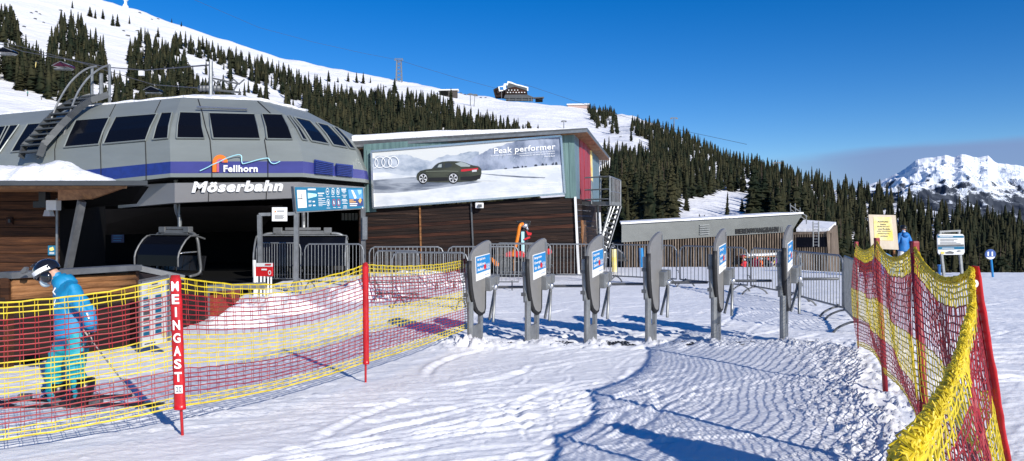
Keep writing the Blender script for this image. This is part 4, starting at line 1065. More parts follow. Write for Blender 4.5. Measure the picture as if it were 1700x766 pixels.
strip(jag([(772,272),(782,266),(792,258),(802,254),(812,248),(824,245),(838,240),(855,235),(872,232),(890,230),(905,229),(931.6,226.5)], 5, .9), [(772,278),(798,288),(830,283),(860,280),(900,276),(935,273)], .166, 2)
strip([(617.6,287),(640,286),(665,291),(690,292),(730,295)], [(617.8,301),(690,300),(730,297)], .169, 3)
strip(jag([(758,288),(800,284),(830,281),(860,279),(900,275),(934,274)], 4, .6), [(758,346*.0+300),(800,300),(860,302),(934,300)], .1695, 3)
strip([(619,299.5),(650,297),(690,294),(720,300),(760,301),(782,301),(800,302)], [(619.5,321),(640,321),(700,317),(740,312),(780,306),(800,302.5)], .172, 4)
strip([(619.6,320.8),(650,320.5),(700,316.5),(740,311),(775,306.5),(800,302.2),(850,300),(937,297)], [(620.5,344.5),(700,338.8),(770,333.5),(820,330),(870,326),(937.4,321)], .174, 3)
strip([(798,288.2),(830,290.5),(870,293),(905,294.6)], [(798,288.8),(830,292.2),(870,295.6),(905,296)], .177, 4)
for k in range(26):
    x = rj.uniform(838, 932); y = float(np.interp(x, [800,860,900,935], [284,279,275,273])); WA.poly(m, [(x-1.3,y+.3),(x+1.3,y+.2),(x+.8,y-rj.uniform(2,6)*(x-820)/110),(x-.8,y-rj.uniform(1,4))], .176+.0004*(k%5), 5)
for k in range(30):
    x = rj.uniform(800, 920); y = float(np.interp(x, [790,820,870,931], [262,250,236,230]))+rj.uniform(6,34); WA.poly(m, [(x,y),(x+1.5,y-1),(x-2,y+6+rj.uniform(0,4)),(x-3,y+6)], .1685+.0003*(k%4), 1)
m.build('printed_sheet', mts, AD)
cm = [noisecol('banner car paint', (0.055,0.060,0.040), (0.028,0.032,0.022), (.8,.8,3)), mat('banner car glass', (0.03,0.035,0.04), .3), mat('banner tyre', (0.006,0.006,0.007), .6), mat('banner rim', (0.55,0.56,0.58), .4), mat('banner tail light', (0.5,0.02,0.03), .4), mat('banner car highlight', (0.16,0.17,0.13), .4), mat('banner rear glass', (0.32,0.36,0.36), .3)]
def z7(x, y): return (600+.18274*x, 220+.18277*y)
m = MB()
body = [z7(*p) for p in ((505,430),(500,400),(510,372),(535,350),(580,338),(640,330),(668,300),(695,280),(735,267),(790,262),(850,262),(905,265),(950,278),(985,292))]+[(786,275),(795,276.8),(799,281),(799.5,288),(798,294),(791,300),(780,301.3)]+[z7(*p) for p in ((890,452),(790,455),(700,455),(600,452),(520,442))]
WA.poly(m, body, .182, 0)
WA.poly(m, [z7(*p) for p in ((652,325),(672,302),(700,284),(742,276),(748,322))], .185, 1); WA.poly(m, [z7(*p) for p in ((757,322),(760,277),(800,276),(828,296),(810,316))], .185, 1)
WA.poly(m, [z7(*p) for p in ((690,318),(705,292),(730,288),(728,318))], .187, 6)
WA.poly(m, [z7(*p) for p in ((850,284),(905,268),(950,282),(990,300),(985,312),(905,312))], .185, 6)
WA.poly(m, [z7(*p) for p in ((905,338),(940,333),(1000,330),(1060,322),(1060,340),(930,356),(905,356))], .186, 4)
WA.poly(m, [z7(*p) for p in ((1005,342),(1048,338),(1048,356),(1005,360))], .188, 3)
WA.poly(m, [z7(*p) for p in ((585,352),(760,348),(880,352),(880,357),(760,354),(585,358))], .186, 5); WA.poly(m, [z7(*p) for p in ((605,412),(785,408),(785,440),(610,446))], .186, 2)
WA.poly(m, [z7(*p) for p in ((900,405),(1000,400),(1080,385),(1080,420),(1000,440),(900,436))], .186, 2)
for (cx, cy, rx) in ((561,418,44),(835,416,47)):
    c_ = z7(cx, cy); WA.ell(m, c_[0], c_[1], rx*.183, 9.4, .188, 2); WA.ell(m, c_[0], c_[1], rx*.15, 7.4, .190, 3, 24, .86)
    for k in range(5):
        a_ = k*1.2566+.4; WA.poly(m, [(c_[0]+.2*math.cos(a_+1.57)*2.6, c_[1]+.2*math.sin(a_+1.57)*2.6),(c_[0]+rx*.15*math.cos(a_-.24), c_[1]+7.2*math.sin(a_-.24)),(c_[0]+rx*.15*math.cos(a_+.24), c_[1]+7.2*math.sin(a_+.24))], .191, 3)
m.build('printed_car', cm, AD)
m = MB()
for cx in (620.3,630.7,642,653.3): 
    rx = 9.0
    if cx < 622: WA.ell(m, cx-.5, 271, 8.2, 9.2, .195, 0, 20, .88, -math.pi*.5, math.pi*.5)
    else: WA.ell(m, cx, 269.8-(cx-630)*.03, rx, 9.4, .195+.0006*(cx-620), 0, 30, .88)
def aq(x0, x1, y0, h, sl=-.075): return [(x0,y0),(x1,y0+sl*(x1-x0)),(x1,y0+h+sl*(x1-x0)),(x0,y0+h)]
wtext(WA, m, 'Peak performer', aq(820,922,246,12.5), .195, 0, .018)
wtext(WA, m, 'Entdecken Sie den neuen, rein elektrischen RS e-tron GT mit bis zu 475 kW', aq(815,921,258.3,1.9), .195, 0, .012)
wtext(WA, m, 'Performance, die alles hinter sich lässt', aq(863,921,258.2,1.9), .195, 0, .012)
wtext(WA, m, 'This is Audi', aq(903,921,259.2,2.2), .195, 0, .012)
wtext(WA, m, 'Audi Zentrum Kempten Sonthofen', aq(876,926,306.2,2.0), .195, 0, .012)
wtext(WA, m, 'Stromverbrauch kombiniert in kWh pro 100 km: CO2 Emissionen kombiniert in g/km: 0; Klasse A', aq(790,927,320,1.8), .195, 0, .012)
m.build('lettering', M['text_white'], AD)
m = MB()
q = AQ
for i in range(4):
    m.bar(WA.p(*q[i], .17), WA.p(*q[(i+1)%4], .17), .09, .07)
m.build('frame', M['steel_br'], AD)
m = MB()
for k in range(28):
    u = (k+.5)/28
    for ya, yb_, dy in ((251.5,226,-.4),(345.5,321.5,-.6)):
        x = 617.5+u*317; m.bar(WA.p(x, ya+(yb_-ya)*u+dy, .2), WA.p(x, ya+(yb_-ya)*u+dy+1.6, .2), .03, .02)
m.build('eyelets', M['steel_dk'], AD)
# ---- platform with railing and steel stairs
PL = thing('steel_stairs', 'grey steel landing with railing and steep stairs beside the red doors', 'stairs', GX(1010, 29))
m = MB(); q = [P(966,341,28.5), P(1013,341,27.6), P(1030,342,30.2), P(998,342,33)]; m.prism([v+Vector((0,0,0)) for v in q], Vector((0,0,.14))); m.build('landing', M['steel'], PL)
m = MB()
def T_(a_, b_, r_=.03): m.tube([a_, b_], r_, 6)
for (x, y0_, y1_, Y) in ((1012.5,293,341,27.6),(1030,300,342,30.2),(997,296,341,28.0),(982,300,339,28.2)): T_(P(x,y0_,Y), P(x,y1_,Y), .035)
for f_ in (0,.45,.8):
    T_(P(971,295.5+f_*45,28.4), P(1012.5,293+f_*47,27.6), .03)
for k in range(7): x = 1016+k*2.2; T_(P(x,295.5+k*.8,27.9+k*.35), P(x,341,27.9+k*.35), .018)
T_(P(1014,294,27.6), P(1030,300,30.2)); T_(P(1014,318,27.6), P(1030,321,30.2),.02)
m.build('railing', M['steel'], PL)
m = MB()
T_(P(1014,343,28), P(994,412,27.4), .05); T_(P(1026,343,29), P(1003,420,28.4), .05); T_(P(1020,343,28), P(997,404,27.6), .03); T_(P(1031,343,29.4), P(1010,412,28.6), .03)
m.build('stringer', M['steel'], PL)
m = MB()
for k in range(9): u = (k+.5)/9; m.bar(P(1014,343,28).lerp(P(994,412,27.4), u), P(1026,343,29).lerp(P(1003,420,28.4), u), .22, .03)
m.build('tread', M['steel_dk'], PL)
m = MB(); T_(P(992,341,28.6), P(996,455,28.6), .05); T_(P(1010,344,30), P(1003,456,30), .04); m.build('support_post', M['steel'], PL)

# ================================================================ LOW STATION BUILDING
LB = thing('low_station_building', 'low wide station clad in ribbed aluminium over wooden slats, lettered Bierenwangbahn, snow on its roof', 'building', GX(1190, 56, -2.5))
WL = Wall(1030, 54, 1336, 58)
m = MB()
for k in range(17):
    u0, u1 = k/17, (k+.72)/17
    a_ = (1032, 372+u0*30), (1317, 357.5+u0*29.5)
    WL.slab(m, [(1032,373+u0*30),(1332-u0*18,356+u0*29.5),(1332-u1*18,356+u1*29.5),(1032,373+u1*30)], .05, .05)
m.build('cladding', M['lt_clad'], LB)
m = MB(); m.poly([WL.p(1032,373,-.02), WL.p(1332,356,-.02), WL.p(1314,386,-.02), WL.p(1032,403,-.02)]); m.build('cladding_backing', M['seam'], LB)
m = MB(); t0 = [WL.p(1031,372.5,.2), WL.p(1334,355.2,.2)]; bk_ = Vector((1.5,11,.2)); m.prism([t0[0], t0[1], t0[1]+bk_, t0[0]+bk_], Vector((0,0,.12))); m.build('roof', M['roofsnow'], LB)
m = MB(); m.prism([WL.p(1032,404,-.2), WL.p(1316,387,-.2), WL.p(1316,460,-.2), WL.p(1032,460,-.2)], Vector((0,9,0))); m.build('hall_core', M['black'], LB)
m = MB(); rs_ = random.Random(4)
for k in range(66):
    x = 1036+k*4.25; y0_ = 403-(x-1032)*.0605
    if 1244 < x < 1300: y1_ = 422
    else: y1_ = 452
    WL.slab(m, [(x,y0_),(x+1.7,y0_),(x+1.7,y1_),(x,y1_)], .02, .12)
m.build('slats', M['wood_grey'], LB)
m = MB(); m.bar(WL.p(1236,424,.6), WL.p(1300,421,.6), 1.2, .12); m.build('canopy', M['roofsnow'], LB)
m = MB(); m.bar(WL.p(1230,426.5,.6), WL.p(1306,423.5,.6), 1.0, .14); m.bar(WL.p(1234,427,.3), WL.p(1234,452,.3), .16, .16);  m.build('portal_frame', M['orange_wood'], LB)
m = MB(); wtext(WL, m, 'BIERENWANGBAHN', [(1221.5,380.2),(1293,376),(1293,385.4),(1221.5,389)], .12, 0, .045); m.build('station_lettering', M['seam'], LB)
m = MB(); 
for dx in (0,2.8): WL.poly(m, [(1296+dx,376.7),(1298+dx,376.6),(1298+dx,384.4),(1296+dx,384.6)], .12)
m.build('station_sign', M['steel_dk'], LB)
m = MB()
for k in range(5): WL.slab(m, [(1162,374+k*3.6),(1178,373+k*3.6),(1178,374.4+k*3.6),(1162,375.4+k*3.6)], .16, .06)
m.build('vent_louvre', M['steel'], LB)
WL2 = Wall(1310, 57, 1378, 55.5)
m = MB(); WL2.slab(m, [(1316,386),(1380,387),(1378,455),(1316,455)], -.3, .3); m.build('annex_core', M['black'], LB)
m = MB()
for k in range(17): x = 1316+k*3.9; WL2.slab(m, [(x,387),(x+1.9,387.3),(x+1.9,454),(x,454)], .0, .12)
WL2.slab(m, [(1314,386),(1378,384.5),(1378,388.5),(1314,390)], .03, .2); 
m.prism([P(1378,384,55.5), P(1390,374,60), P(1395,450,60), P(1382,454,55.5)], Vector((-.25,0,0)))
m.build('annex_slats', M['wood_grey'], LB)
m = MB(); m.poly([P(1322,384.5,56.9), P(1376,384.5,55.6), P(1388,373,62), P(1334,367,64)]); m.prism([P(1322,385,56.9), P(1376,385,55.6), P(1388,374,62), P(1334,370,64)], Vector((0,0,.25))); m.build('annex_roof_snow', M['roofsnow'], LB)
m = MB(); WL2.slab(m, [(1322,394),(1374,394),(1374,410),(1322,411)], .03, .04); m.build('annex_glazing', M['glass'], LB)
m = MB()
for (x, Y) in ((1350,55.2),(1359,55)):
    T_(P(x,368,Y), P(x,410,Y), .05)
for k in range(8): T_(P(1350,372+k*5,55.2), P(1359,372+k*5,55), .03)
for x in (1312,1320,1328): T_(P(x,338 if x < 1325 else 345,60), P(x+1,362,60), .04)
T_(P(1312,341,60), P(1340,360,60), .04); T_(P(1312,348,60), P(1340,367,60), .03); T_(P(1338,357,60), P(1339,372,60), .04)
m.build('roof_ladder', M['steel'], LB)

# ================================================================ ACCESS GATES
U = Vector((math.sin(R(30)), math.cos(R(30)), 0)); NRM = Vector((math.cos(R(30)), -math.sin(R(30)), 0)); TH = 0.055
def gate(px, label, texts, hpx):
    b0 = GX(px-14, 10.9); t = thing('access_gate', label, 'gate', b0, 0, 'row of ski access gates')
    def q(u, z, n=0): return U*u*.86+NRM*n+Vector((0,0,z))
    s = hpx
    prof = [(0.30,.44),(.37,.42),(.45,.44),(.475,.50),(.485,.90),(.51,.97),(.63,1.01),(.665,1.06),(.69,1.47),(.67,1.53),(.60,1.555),(.45,1.53),(.28,1.48),(.13,1.42),(.05,1.35),(.015,1.25),(.01,1.12),(.05,.85),(.10,.68),(.17,.54),(.23,.475)]
    prof = [(u, z*s) for u, z in prof]
    m = MB(); m.prism([q(u, z, TH) for u, z in prof], -NRM*TH*1.0); p_ = m.build('panel', M['panel_grey'], t, world=False, bevel=0.012)
    m = MB(); m.tube([q(u, z, TH*.5) for u, z in prof[15:]+prof[:5]], TH*.62, 8); m.build('rubber_edge', M['rubber'], t, world=False, smooth=True)
    m = MB(); m.prism([q(.60,1.50*s,TH+.006), q(.655,1.50*s,TH+.006), q(.668,1.30*s,TH+.006), q(.61,1.28*s,TH+.006)], -NRM*.005); m.build('status_lamp', M['steel'], t, world=False)
    if texts:
        m = MB(); a_ = [q(.14,1.305*s,TH+.004), q(.615,1.35*s,TH+.004), q(.635,.995*s,TH+.004), q(.165,.93*s,TH+.004)]
        m.prism(a_, -NRM*.003, 0)
        def sq(u, v, o=.006): return (a_[0].lerp(a_[1], u)).lerp(a_[3].lerp(a_[2], u), v)+NRM*o
        m.poly([sq(.03,.03), sq(.97,.03), sq(.97,.70), sq(.03,.70)], 1)
        k = 0
        for i, tx_ in enumerate(texts):
            wd_ = min(.55, .075*len(tx_)); text_map(m, tx_, lambda u, v, i=i, wd_=wd_: sq(.08+wd_*u, .09+.20*i+.13*v, .009), 0, .035)
        c_ = [sq(.60+.09*math.cos(x*.785+.39), .52+.12*math.sin(x*.785+.39), .010) for x in range(8)]; m.poly(c_, 2)
        lines = random.Random(px)
        for x in (.68,.76,.83):
            m.add([sq(x,.62,.009), sq(x+.02,.62,.009), sq(x+.12,.42,.009), sq(x+.10,.42,.009)], [(0,1,2,3)], 0); m.add([sq(x+.08,.66,.009), sq(x+.10,.66,.009), sq(x+.03,.40,.009), sq(x+.01,.40,.009)], [(0,1,2,3)], 0)
        text_map(m, 'allgäu-bergbahnen', lambda u, v: sq(.60+.32*u, .84+.05*v, .007), 1, .02)
        m.build('sticker', [M['white'], M['sticker_blue'], M['red']], t, world=False)
    m = MB(); m.tube([q(.09,-.08,.0), q(.09,.62*s,-.0)], .047, 10); m.tube([q(.09,.60*s,-.03), q(.09,1.2*s,-.05)], .04, 8); m.build('post', M['steel'], t, world=False, smooth=False)
    for z in (.72, 1.02): m = MB(); m.bar(q(.03,z*s,-.05), q(.20,z*s,-.05), .07, .05); m.build('clamp', M['steel_dk'], t, world=False)
    m = MB(); m.bar(q(.40,-.05,0.0), q(.43,.92*s,0.0), .075, .05, up=tuple(NRM)); m.build('rear_post', M['steel'], t, world=False)
    m = MB(); m.prism([q(.13,-.04,.02), q(.39,-.04,.02), q(.39,.26,.02), q(.13,.24,.02)], -NRM*.03); m.build('foot_plate', M['steel'], t, world=False)
    m = MB(); m.prism([q(.46,.98*s,.15), q(.66,.99*s,.15), q(.67,.88*s,.15), q(.57,.78*s,.15), q(.47,.76*s,.15)], -NRM*.16); m.prism([q(.64,1.0*s,.17), q(.74,1.0*s,.17), q(.74,.88*s,.17), q(.66,.84*s,.17)], -NRM*.19); m.build('reader_box', M['steel'], t, world=False, bevel=.012)
    hub = q(.60,.82*s,.16)
    m = MB(); m.sphere(hub, .05, 0, 10, 8); m.build('hub', M['steel_br'], t, world=False, smooth=True)
    for j_, (a_, b_) in enumerate(((hub, hub+Vector((.60,.03,.0))), (hub, hub+Vector((-.03,-.07,-.52))), (hub, hub+Vector((-.09,.10,-.50))))):
        m = MB(); m.tube([a_, a_.lerp(b_,.97), b_], .021, 8); m.build('arm', M['steel_dk'] if j_ == 0 else M['steel'], t, world=False, smooth=True)  # level arm: dark underside of the chrome put into a darker steel
    return t
GT = [(790,'leftmost grey gate with arms, at the end of the net, blue sticker with three lines',['Viel Spaß beim','Skifahren','Aufladen'],.965),
 (886,'second gate from the left, blue sticker reading Bergpreise Energie für dich',['Bergpreise','Energie','für dich.'],.985),
 (985,'third gate from the left, blue sticker in front of the white stair rails',['Energie tanken','auf 2021','Gewinn'],1.02),
 (1087,'grey gate without any sticker, fourth from the left',None,1.05),
 (1197,'fifth gate from the left, seen nearly edge on, narrow blue sticker',['Energie','tanken','Natur'],1.08),
 (1312,'rightmost gate, edge on, standing nearest the corner of the metal barriers',['Energie','tanken','Natur'],1.115)]
for px, lb, tx_, h_ in GT: gate(px, lb, tx_, h_)
mp_ = ['leftmost gate','second gate','third gate','fourth gate','fifth gate','rightmost gate']
for i, (px, _, _, _) in enumerate(GT):
    m = MB(); o = GX(px+30, 10.85, .010)
    for k in range(12): m.box((o.x-.30+k*.052, o.y, o.z+ (0.0)), (.022, .34+.1*random.random(), .012), .25)
    m.box((o.x, o.y, o.z-.008), (.66,.34,.008), 0.0)
    m.thing('rubber_mat', M['rubber'], 'black ribbed rubber mat in the snow at the foot of the '+mp_[i], 'mat', 'mats at the gates')

# ================================================================ CROWD BARRIERS
def barrier_proto(loc, rz, label, sc_=(1,1,1)):
    t = thing('crowd_barrier', label, 'barrier', loc, rz, 'metal crowd barriers'); t.scale = sc_
    w_ = 2.1; h0, h1 = 0.20, 1.16
    pts = [(-w_/2,0,h0)]; 
    fr = [(-w_/2,0,h0),(-w_/2,0,h1-.15),(-w_/2+.05,0,h1-.05),(-w_/2+.15,0,h1),(w_/2-.15,0,h1),(w_/2-.05,0,h1-.05),(w_/2,0,h1-.15),(w_/2,0,h0),(-w_/2,0,h0)]
    m = MB(); m.tube(fr, .021, 7); m.build('frame', M['steel'], t, world=False, smooth=True)
    m = MB()
    for k in range(1, 17): x = -w_/2+w_*k/17; m.tube([(x,0,h0),(x,0,h1)], .0095, 5, cap=False)
    m.build('bars', M['steel'], t, world=False)
    for sx in (-1, 1):
        m = MB(); m.tube(smoothpath([(sx*.86,-.34,0),(sx*.86,-.24,.10),(sx*.86,0,.19),(sx*.86,.24,.10),(sx*.86,.34,0)],3), .02, 6); m.tube([(sx*.86,0,.18),(sx*.86,0,.24)], .02, 6); m.build('foot', M['steel_dk'], t, world=False, smooth=True)
    m = MB(); m.tube([(w_/2,0,.45),(w_/2+.06,0,.45),(w_/2+.06,0,.38)], .012, 5); m.tube([(w_/2,0,.9),(w_/2+.06,0,.9),(w_/2+.06,0,.83)], .012, 5); m.build('hook', M['steel_dk'], t, world=False)
    return t
BARS = [ # px0, Y0, px1, Y1, label
 (800,23.6,905,23.5,'barrier in front of the snow lance, behind the second gate'),
 (906,23.5,1008,23.2,'barrier before the white corner trim of the plank building, between the second and third gates'),
 (1012,23.0,1124,21.5,'barrier just right of the third gate, below the foot of the steel stairs'),
 (1128,21.4,1242,19.2,'barrier seen between the fourth and fifth gates, beneath the aluminium cladding'),
 (1246,19.1,1330,16.6,'barrier with skiers visible through its bars, between the last two gates'),
 (1322,16.4,1400,13.9,'angled barrier just right of the rightmost gate'),
 (1401,13.8,1424,11.7,'barrier seen edge on, where the row meets the right net'),
 (612,20.2,737,20.2,'barrier against the dark plank wall, right of the tall red net pole'),
 (742,20.4,862,20.4,'barrier behind the leftmost gate, against the plank wall'),
 (505,19.2,604,19.0,'barrier below the blue information board'),
 (622,16.9,696,16.7,'nearer barrier behind the net, right of the red pole, standing in the snow bank'),
 (650,15.9,778,15.5,'nearer barrier seen through the net just left of the first gate'),
 (822,25.0,915,24.8,'rearmost barrier behind the orange hose, close to the plank wall'),
 (425,20.4,500,20.2,'barrier in the hall entrance behind the small red sign')]
bp_ = None
for i, (p0, Y_0, p1, Y_1, lb) in enumerate(BARS):
    a_ = GX(p0, Y_0); b_ = GX(p1, Y_1); c_ = (a_+b_)/2; d_ = b_-a_; L = math.hypot(d_.x, d_.y)
    c_.z = float(fall(850, c_.y))
    if i in (9, 13): c_.z = .1
    s_ = (L/2.14, 1, 1)
    if bp_ is None: bp_ = barrier_proto(c_, math.atan2(d_.y, d_.x), lb, s_)
    else: copy_thing(bp_, c_, math.atan2(d_.y, d_.x), lb, None, s_)
m = MB(); m.prism([WA.p(737,417,8.2)+Vector((0,0,0)), WA.p(745,417,8.2), WA.p(745,424,8.2), WA.p(737,424,8.2)], Vector((0,.02,0))) if False else None

# ================================================================ SAFETY NETS
def net(t, top, bot, L, rows, colw, jit=0.004, name='net', flat=0.35, pair=0.02, mats=None, slack=0.0, rscale=1.0, seed=1, vthick=0.0024):
    """top(u), bot(u): curves; rows: list of (v, material index, thickness)"""
    r = random.Random(seed); nu = int(L/colw)
    def S(u, v, s=0):
        p = top(u).lerp(bot(u), v); 
        return p
    T_ = [top(i/nu) for i in range(nu+1)]; B_ = [bot(i/nu) for i in range(nu+1)]
    bul = [slack*math.sin(math.pi*min(1,max(0,0.5)))*0 for i in range(nu+1)]
    N_ = []
    for i in range(nu+1):
        d = (T_[min(i+1,nu)]-T_[max(i-1,0)]); n = d.cross(Vector((0,0,1)))
        N_.append(n.normalized() if n.length > 1e-6 else Vector((0,1,0)))
    W_ = [[r.uniform(-jit, jit) for i in range(nu+1)] for _ in rows]
    def pt(i, k):
        v = rows[k][0]; b = slack*math.sin(math.pi*v)*(0.6+0.4*math.sin(i*.21+seed))
        return T_[i].lerp(B_[i], v)+N_[i]*(b+r.uniform(-jit, jit)*.5)+Vector((0,0,W_[k][i]))
    G_ = [[pt(i, k) for i in range(nu+1)] for k in range(len(rows))]
    m = MB()
    for k, (v, mi, th) in enumerate(rows):
        m.tube(G_[k], th*rscale, 4, mi, squash=(flat, 1.0) if flat else None)
    for i in range(nu+1):
        for k in range(len(rows)-1):
            a_, b_ = G_[k][i], G_[k+1][i]; mi = rows[k+1][1] if rows[k+1][1] == rows[k][1] else rows[k][1]
            d = (T_[min(i+1,nu)]-T_[max(i-1,0)]).normalized()
            for s in ((-1, 1) if pair else (0,)):
                x = d*pair*.5*s; m.bar(a_+x, b_+x*(1+r.uniform(-.4,.4)), vthick*1.6*rscale, vthick*rscale, mi)
    return m.build(name, mats, t)
def catm(pts):
    def f(u):
        n = len(pts)-1; x = min(max(u, 0), 1)*n; i = min(int(x), n-1); t = x-i
        p0 = pts[max(i-1,0)]; p1 = pts[i]; p2 = pts[i+1]; p3 = pts[min(i+2,n)]
        return (p1*2+(p2-p0)*t+(p0*2-p1*5+p2*4-p3)*t*t+(p1*3-p0-p2*3+p3)*t**3)*0.5
    return f
def mk_rows(th):
    rows = []; z = [(0,.0),(0,.042),(0,.088)]
    rows = [(0.0,0,th*1.3),(0.040,0,th),(0.082,0,th)]
    rows += [(0.125+.0385*k, 1, th) for k in range(8)]
    rows += [(0.437+.037*k, 0, th) for k in range(7)]
    rows += [(0.700+.036*k, 1, th) for k in range(6)]
    rows += [(0.918,0,th),(0.955,0,th),(0.992,0,th*1.5)]
    return rows
# left net
LN = thing('safety_net', 'red and yellow safety net on red poles with lettered sleeve, crossing the left foreground', 'net fence', G(303,724))
# pole positions: ground x,y ; sleeve top/bottom heights
lp = [(-4.35,5.05,-.9),(G(304,725).x, G(304,725).y, 0),(G(607,636).x, G(607,636).y, 0),(G(779,566).x, G(779,566).y, 0)]
tops = [Vector((lp[0][0],lp[0][1],1.20)), P(292,461,6.07), P(607,439,8.17), P(770,432,11.3)]
bots = [Vector((lp[0][0],lp[0][1],.14)), P(299,677,6.07), P(607,603,8.17), P(780,545,11.2)]
def seg_net(i, L, sag, seed):
    t0, t1, b0, b1 = tops[i], tops[i+1], bots[i], bots[i+1]
    def tp(u): 
        p = t0.lerp(t1, u); p.z -= sag*4*u*(1-u)*(1 if i else .9); return p
    def bt(u):
        p = b0.lerp(b1, u); p.z -= sag*.35*4*u*(1-u)-0.0; return p
    net(LN, tp, bt, L, mk_rows(.0047), .095, .005, 'net', .45, .022, [M['yellow_net'], M['red_net']], .03, 1.0, seed)
for i, (sag, sd_) in enumerate(((.10,3),(.13,5),(.05,7))):
    seg_net(i, (tops[i+1]-tops[i]).length, sag, sd_)
for i in (1, 2, 3):
    g = Vector((lp[i][0], lp[i][1], -.1)); m = MB(); m.tube([g, bots[i].lerp(tops[i], .5), tops[i]+Vector((0,0,.02))], .012, 8); m.build('pole', M['red'], LN, smooth=True)
g = Vector((lp[0][0], lp[0][1], -.1)); m = MB(); m.tube([g, tops[0]], .012, 8); m.build('pole', M['red'], LN, smooth=True)
def sleeve(t, a_, b_, wd, txt=None, seed=1):
    r = random.Random(seed); m = MB(); n = 26; d = Vector((1,0.25,0)).normalized(); f = Vector((0.25,-1,0)).normalized()
    rings = []
    for k in range(n+1):
        c = a_.lerp(b_, k/n); w_ = wd*(.5+.03*r.uniform(-1,1)) * (0.8 if k == 0 else 1); dp = .020*(1+.2*r.uniform(-1,1))
        rings.append([c+d*w_*math.cos(x*math.pi/5)+f*dp*math.sin(x*math.pi/5) for x in range(10)])
    vs = [p for q in rings for p in q]; fs = [(k*10+x, k*10+(x+1)%10, (k+1)*10+(x+1)%10, (k+1)*10+x) for k in range(n) for x in range(10)]+[tuple(range(10)), tuple(n*10+x for x in range(9,-1,-1))]
    m.add(vs, fs); s_ = m.build('sleeve', M['red_vinyl'], t, smooth=True)
    if txt:
        m = MB(); N_ = len(txt)
        for k, ch in enumerate(txt):
            v0 = .045+k*.096; wch = .34 if ch != 'I' else .09
            text_map(m, ch, lambda u, v, v0=v0, wch=wch: a_.lerp(b_, v0+.072*v)+d*wd*(-wch*.9+2*wch*.9*u)+f*.0285, 0, .03)
        m.poly([a_.lerp(b_,.815)-d*wd*.33+f*.0285, a_.lerp(b_,.815)+d*wd*.33+f*.0285, a_.lerp(b_,.875)+d*wd*.33+f*.0285, a_.lerp(b_,.875)-d*wd*.33+f*.0285], 0)
        text_map(m, '20', lambda u, v: a_.lerp(b_, .826+.040*v)+d*wd*(-.24+.48*u)+f*.0295, 1, .02)
        m.build('sleeve_lettering', [M['text_white'], M['print_dk']], s_)
    return s_
sleeve(LN, P(291,457,6.02), P(299,680,6.02), .088, 'MEINGAST', 3)
sleeve(LN, P(606.5,437,8.12), P(608,605,8.12), .066, None, 5)
# right net
RN = thing('safety_net', 'sagging red and yellow safety net on dark red poles running close past the right foreground', 'net fence', G(1470,652))
def gp_(px, Y, z): return GX(px, Y, z)
RT = [P(1421,405,10.3), P(1455,400,7.75), P(1517,408,5.0), P(1612,449,3.5), Vector((.33,.60,1.46))]
RB = [GX(1424,10.3,.05), P(1466,620,7.75), GX(1541,5.0,.12), Vector((2.40,3.5,.16)), Vector((.50,.42,.2))]
base_ = [GX(1425,10.3,-.1), GX(1471,7.7,-.1), GX(1544,5.0,-.1), Vector((2.43,3.5,-.1)), Vector((.38,.58,-.1))]
sags = [.10,.13,.10,.12]; 
def rseg(i):
    t0, t1, b0, b1 = RT[i], RT[i+1], RB[i], RB[i+1]
    near_c = catm([Vector(RT[3]), Vector((1.97,3.2,1.37)), Vector((1.73,2.85,1.31)), Vector((1.50,2.5,1.285)), Vector((1.08,1.86,1.30)), Vector((.70,1.27,1.36)), Vector((.484,.93,1.41)), Vector(RT[4])])
    def tp(u):
        if i == 3: return near_c(u)
        p = t0.lerp(t1, u); sh_ = 4*u*(1-u) if i < 3 else 4*u*(1-u)
        p.z -= sags[i]*sh_*(1 if i != 2 else (1.15)); return p
    def bt(u):
        p = b0.lerp(b1, u); p.z += .02*math.sin(6*u); p += Vector((.10*math.sin(math.pi*u), 0, 0)); return p
    return tp, bt
rows_n = [(0.0,0,.010),(0.018,0,.009),(0.036,0,.008),(0.056,0,.007),(0.080,0,.0065)]+[(0.115+.0335*k,1,.0062) for k in range(9)]+[(0.425+.035*k,0,.006) for k in range(8)]+[(0.712+.034*k,1,.0062) for k in range(7)]+[(0.945,0,.007),(0.97,0,.008),(0.99,0,.009)]
for i in range(4):
    tp, bt = rseg(i); L = (RT[i+1]-RT[i]).length
    net(RN, tp, bt, L, rows_n, .056 if i < 2 else .048, .007, 'net', .6, .010, [M['yellow_net'], M['red_net']], .07, .80 if i < 3 else .60, 20+i, .0032)
    # bunched, fluffy edge cord
    r = random.Random(50+i); m = MB(); n = int(L/.011); kf = (.5,.6,.75,1)[i]
    for s in range(26 if i < 3 else 44):
        ph = r.uniform(0,6.28); fr = r.uniform(30,75)*(1 if i < 3 else 1.5); am = r.uniform(.003,.013)*kf; dzz = r.uniform(-.018,.008)*kf; pts = []
        for k in range(n+1):
            u = k/n; p = tp(u); pts.append(p+Vector((am*math.sin(fr*u*L+ph)+r.uniform(-.0022,.0022), am*.8*math.cos(fr*1.3*u*L+ph)+r.uniform(-.0022,.0022), dzz+am*math.cos(fr*u*L+ph)+r.uniform(-.0022,.0022))))
        m.tube(pts, .0030*kf if i < 3 else .0023, 4, 0)
    m.build('edge_cord', M['yellow_net'], RN)
for i in range(5):
    m = MB(); m.tube([base_[i]+Vector((.02 if i == 3 else 0,.03 if i == 3 else 0,0)), RT[i]+Vector((.02 if i == 3 else 0,.03 if i == 3 else 0,.03 if i < 3 else -.02))], .027 if i in (1,2) else .010, 8); m.build('pole', M['red_dk'] if i < 3 else M['red'], RN, smooth=True)
sleeve(RN, RT[3]+Vector((.02,.0,.02)), Vector((2.40,3.5,.12)), .024, None, 9)
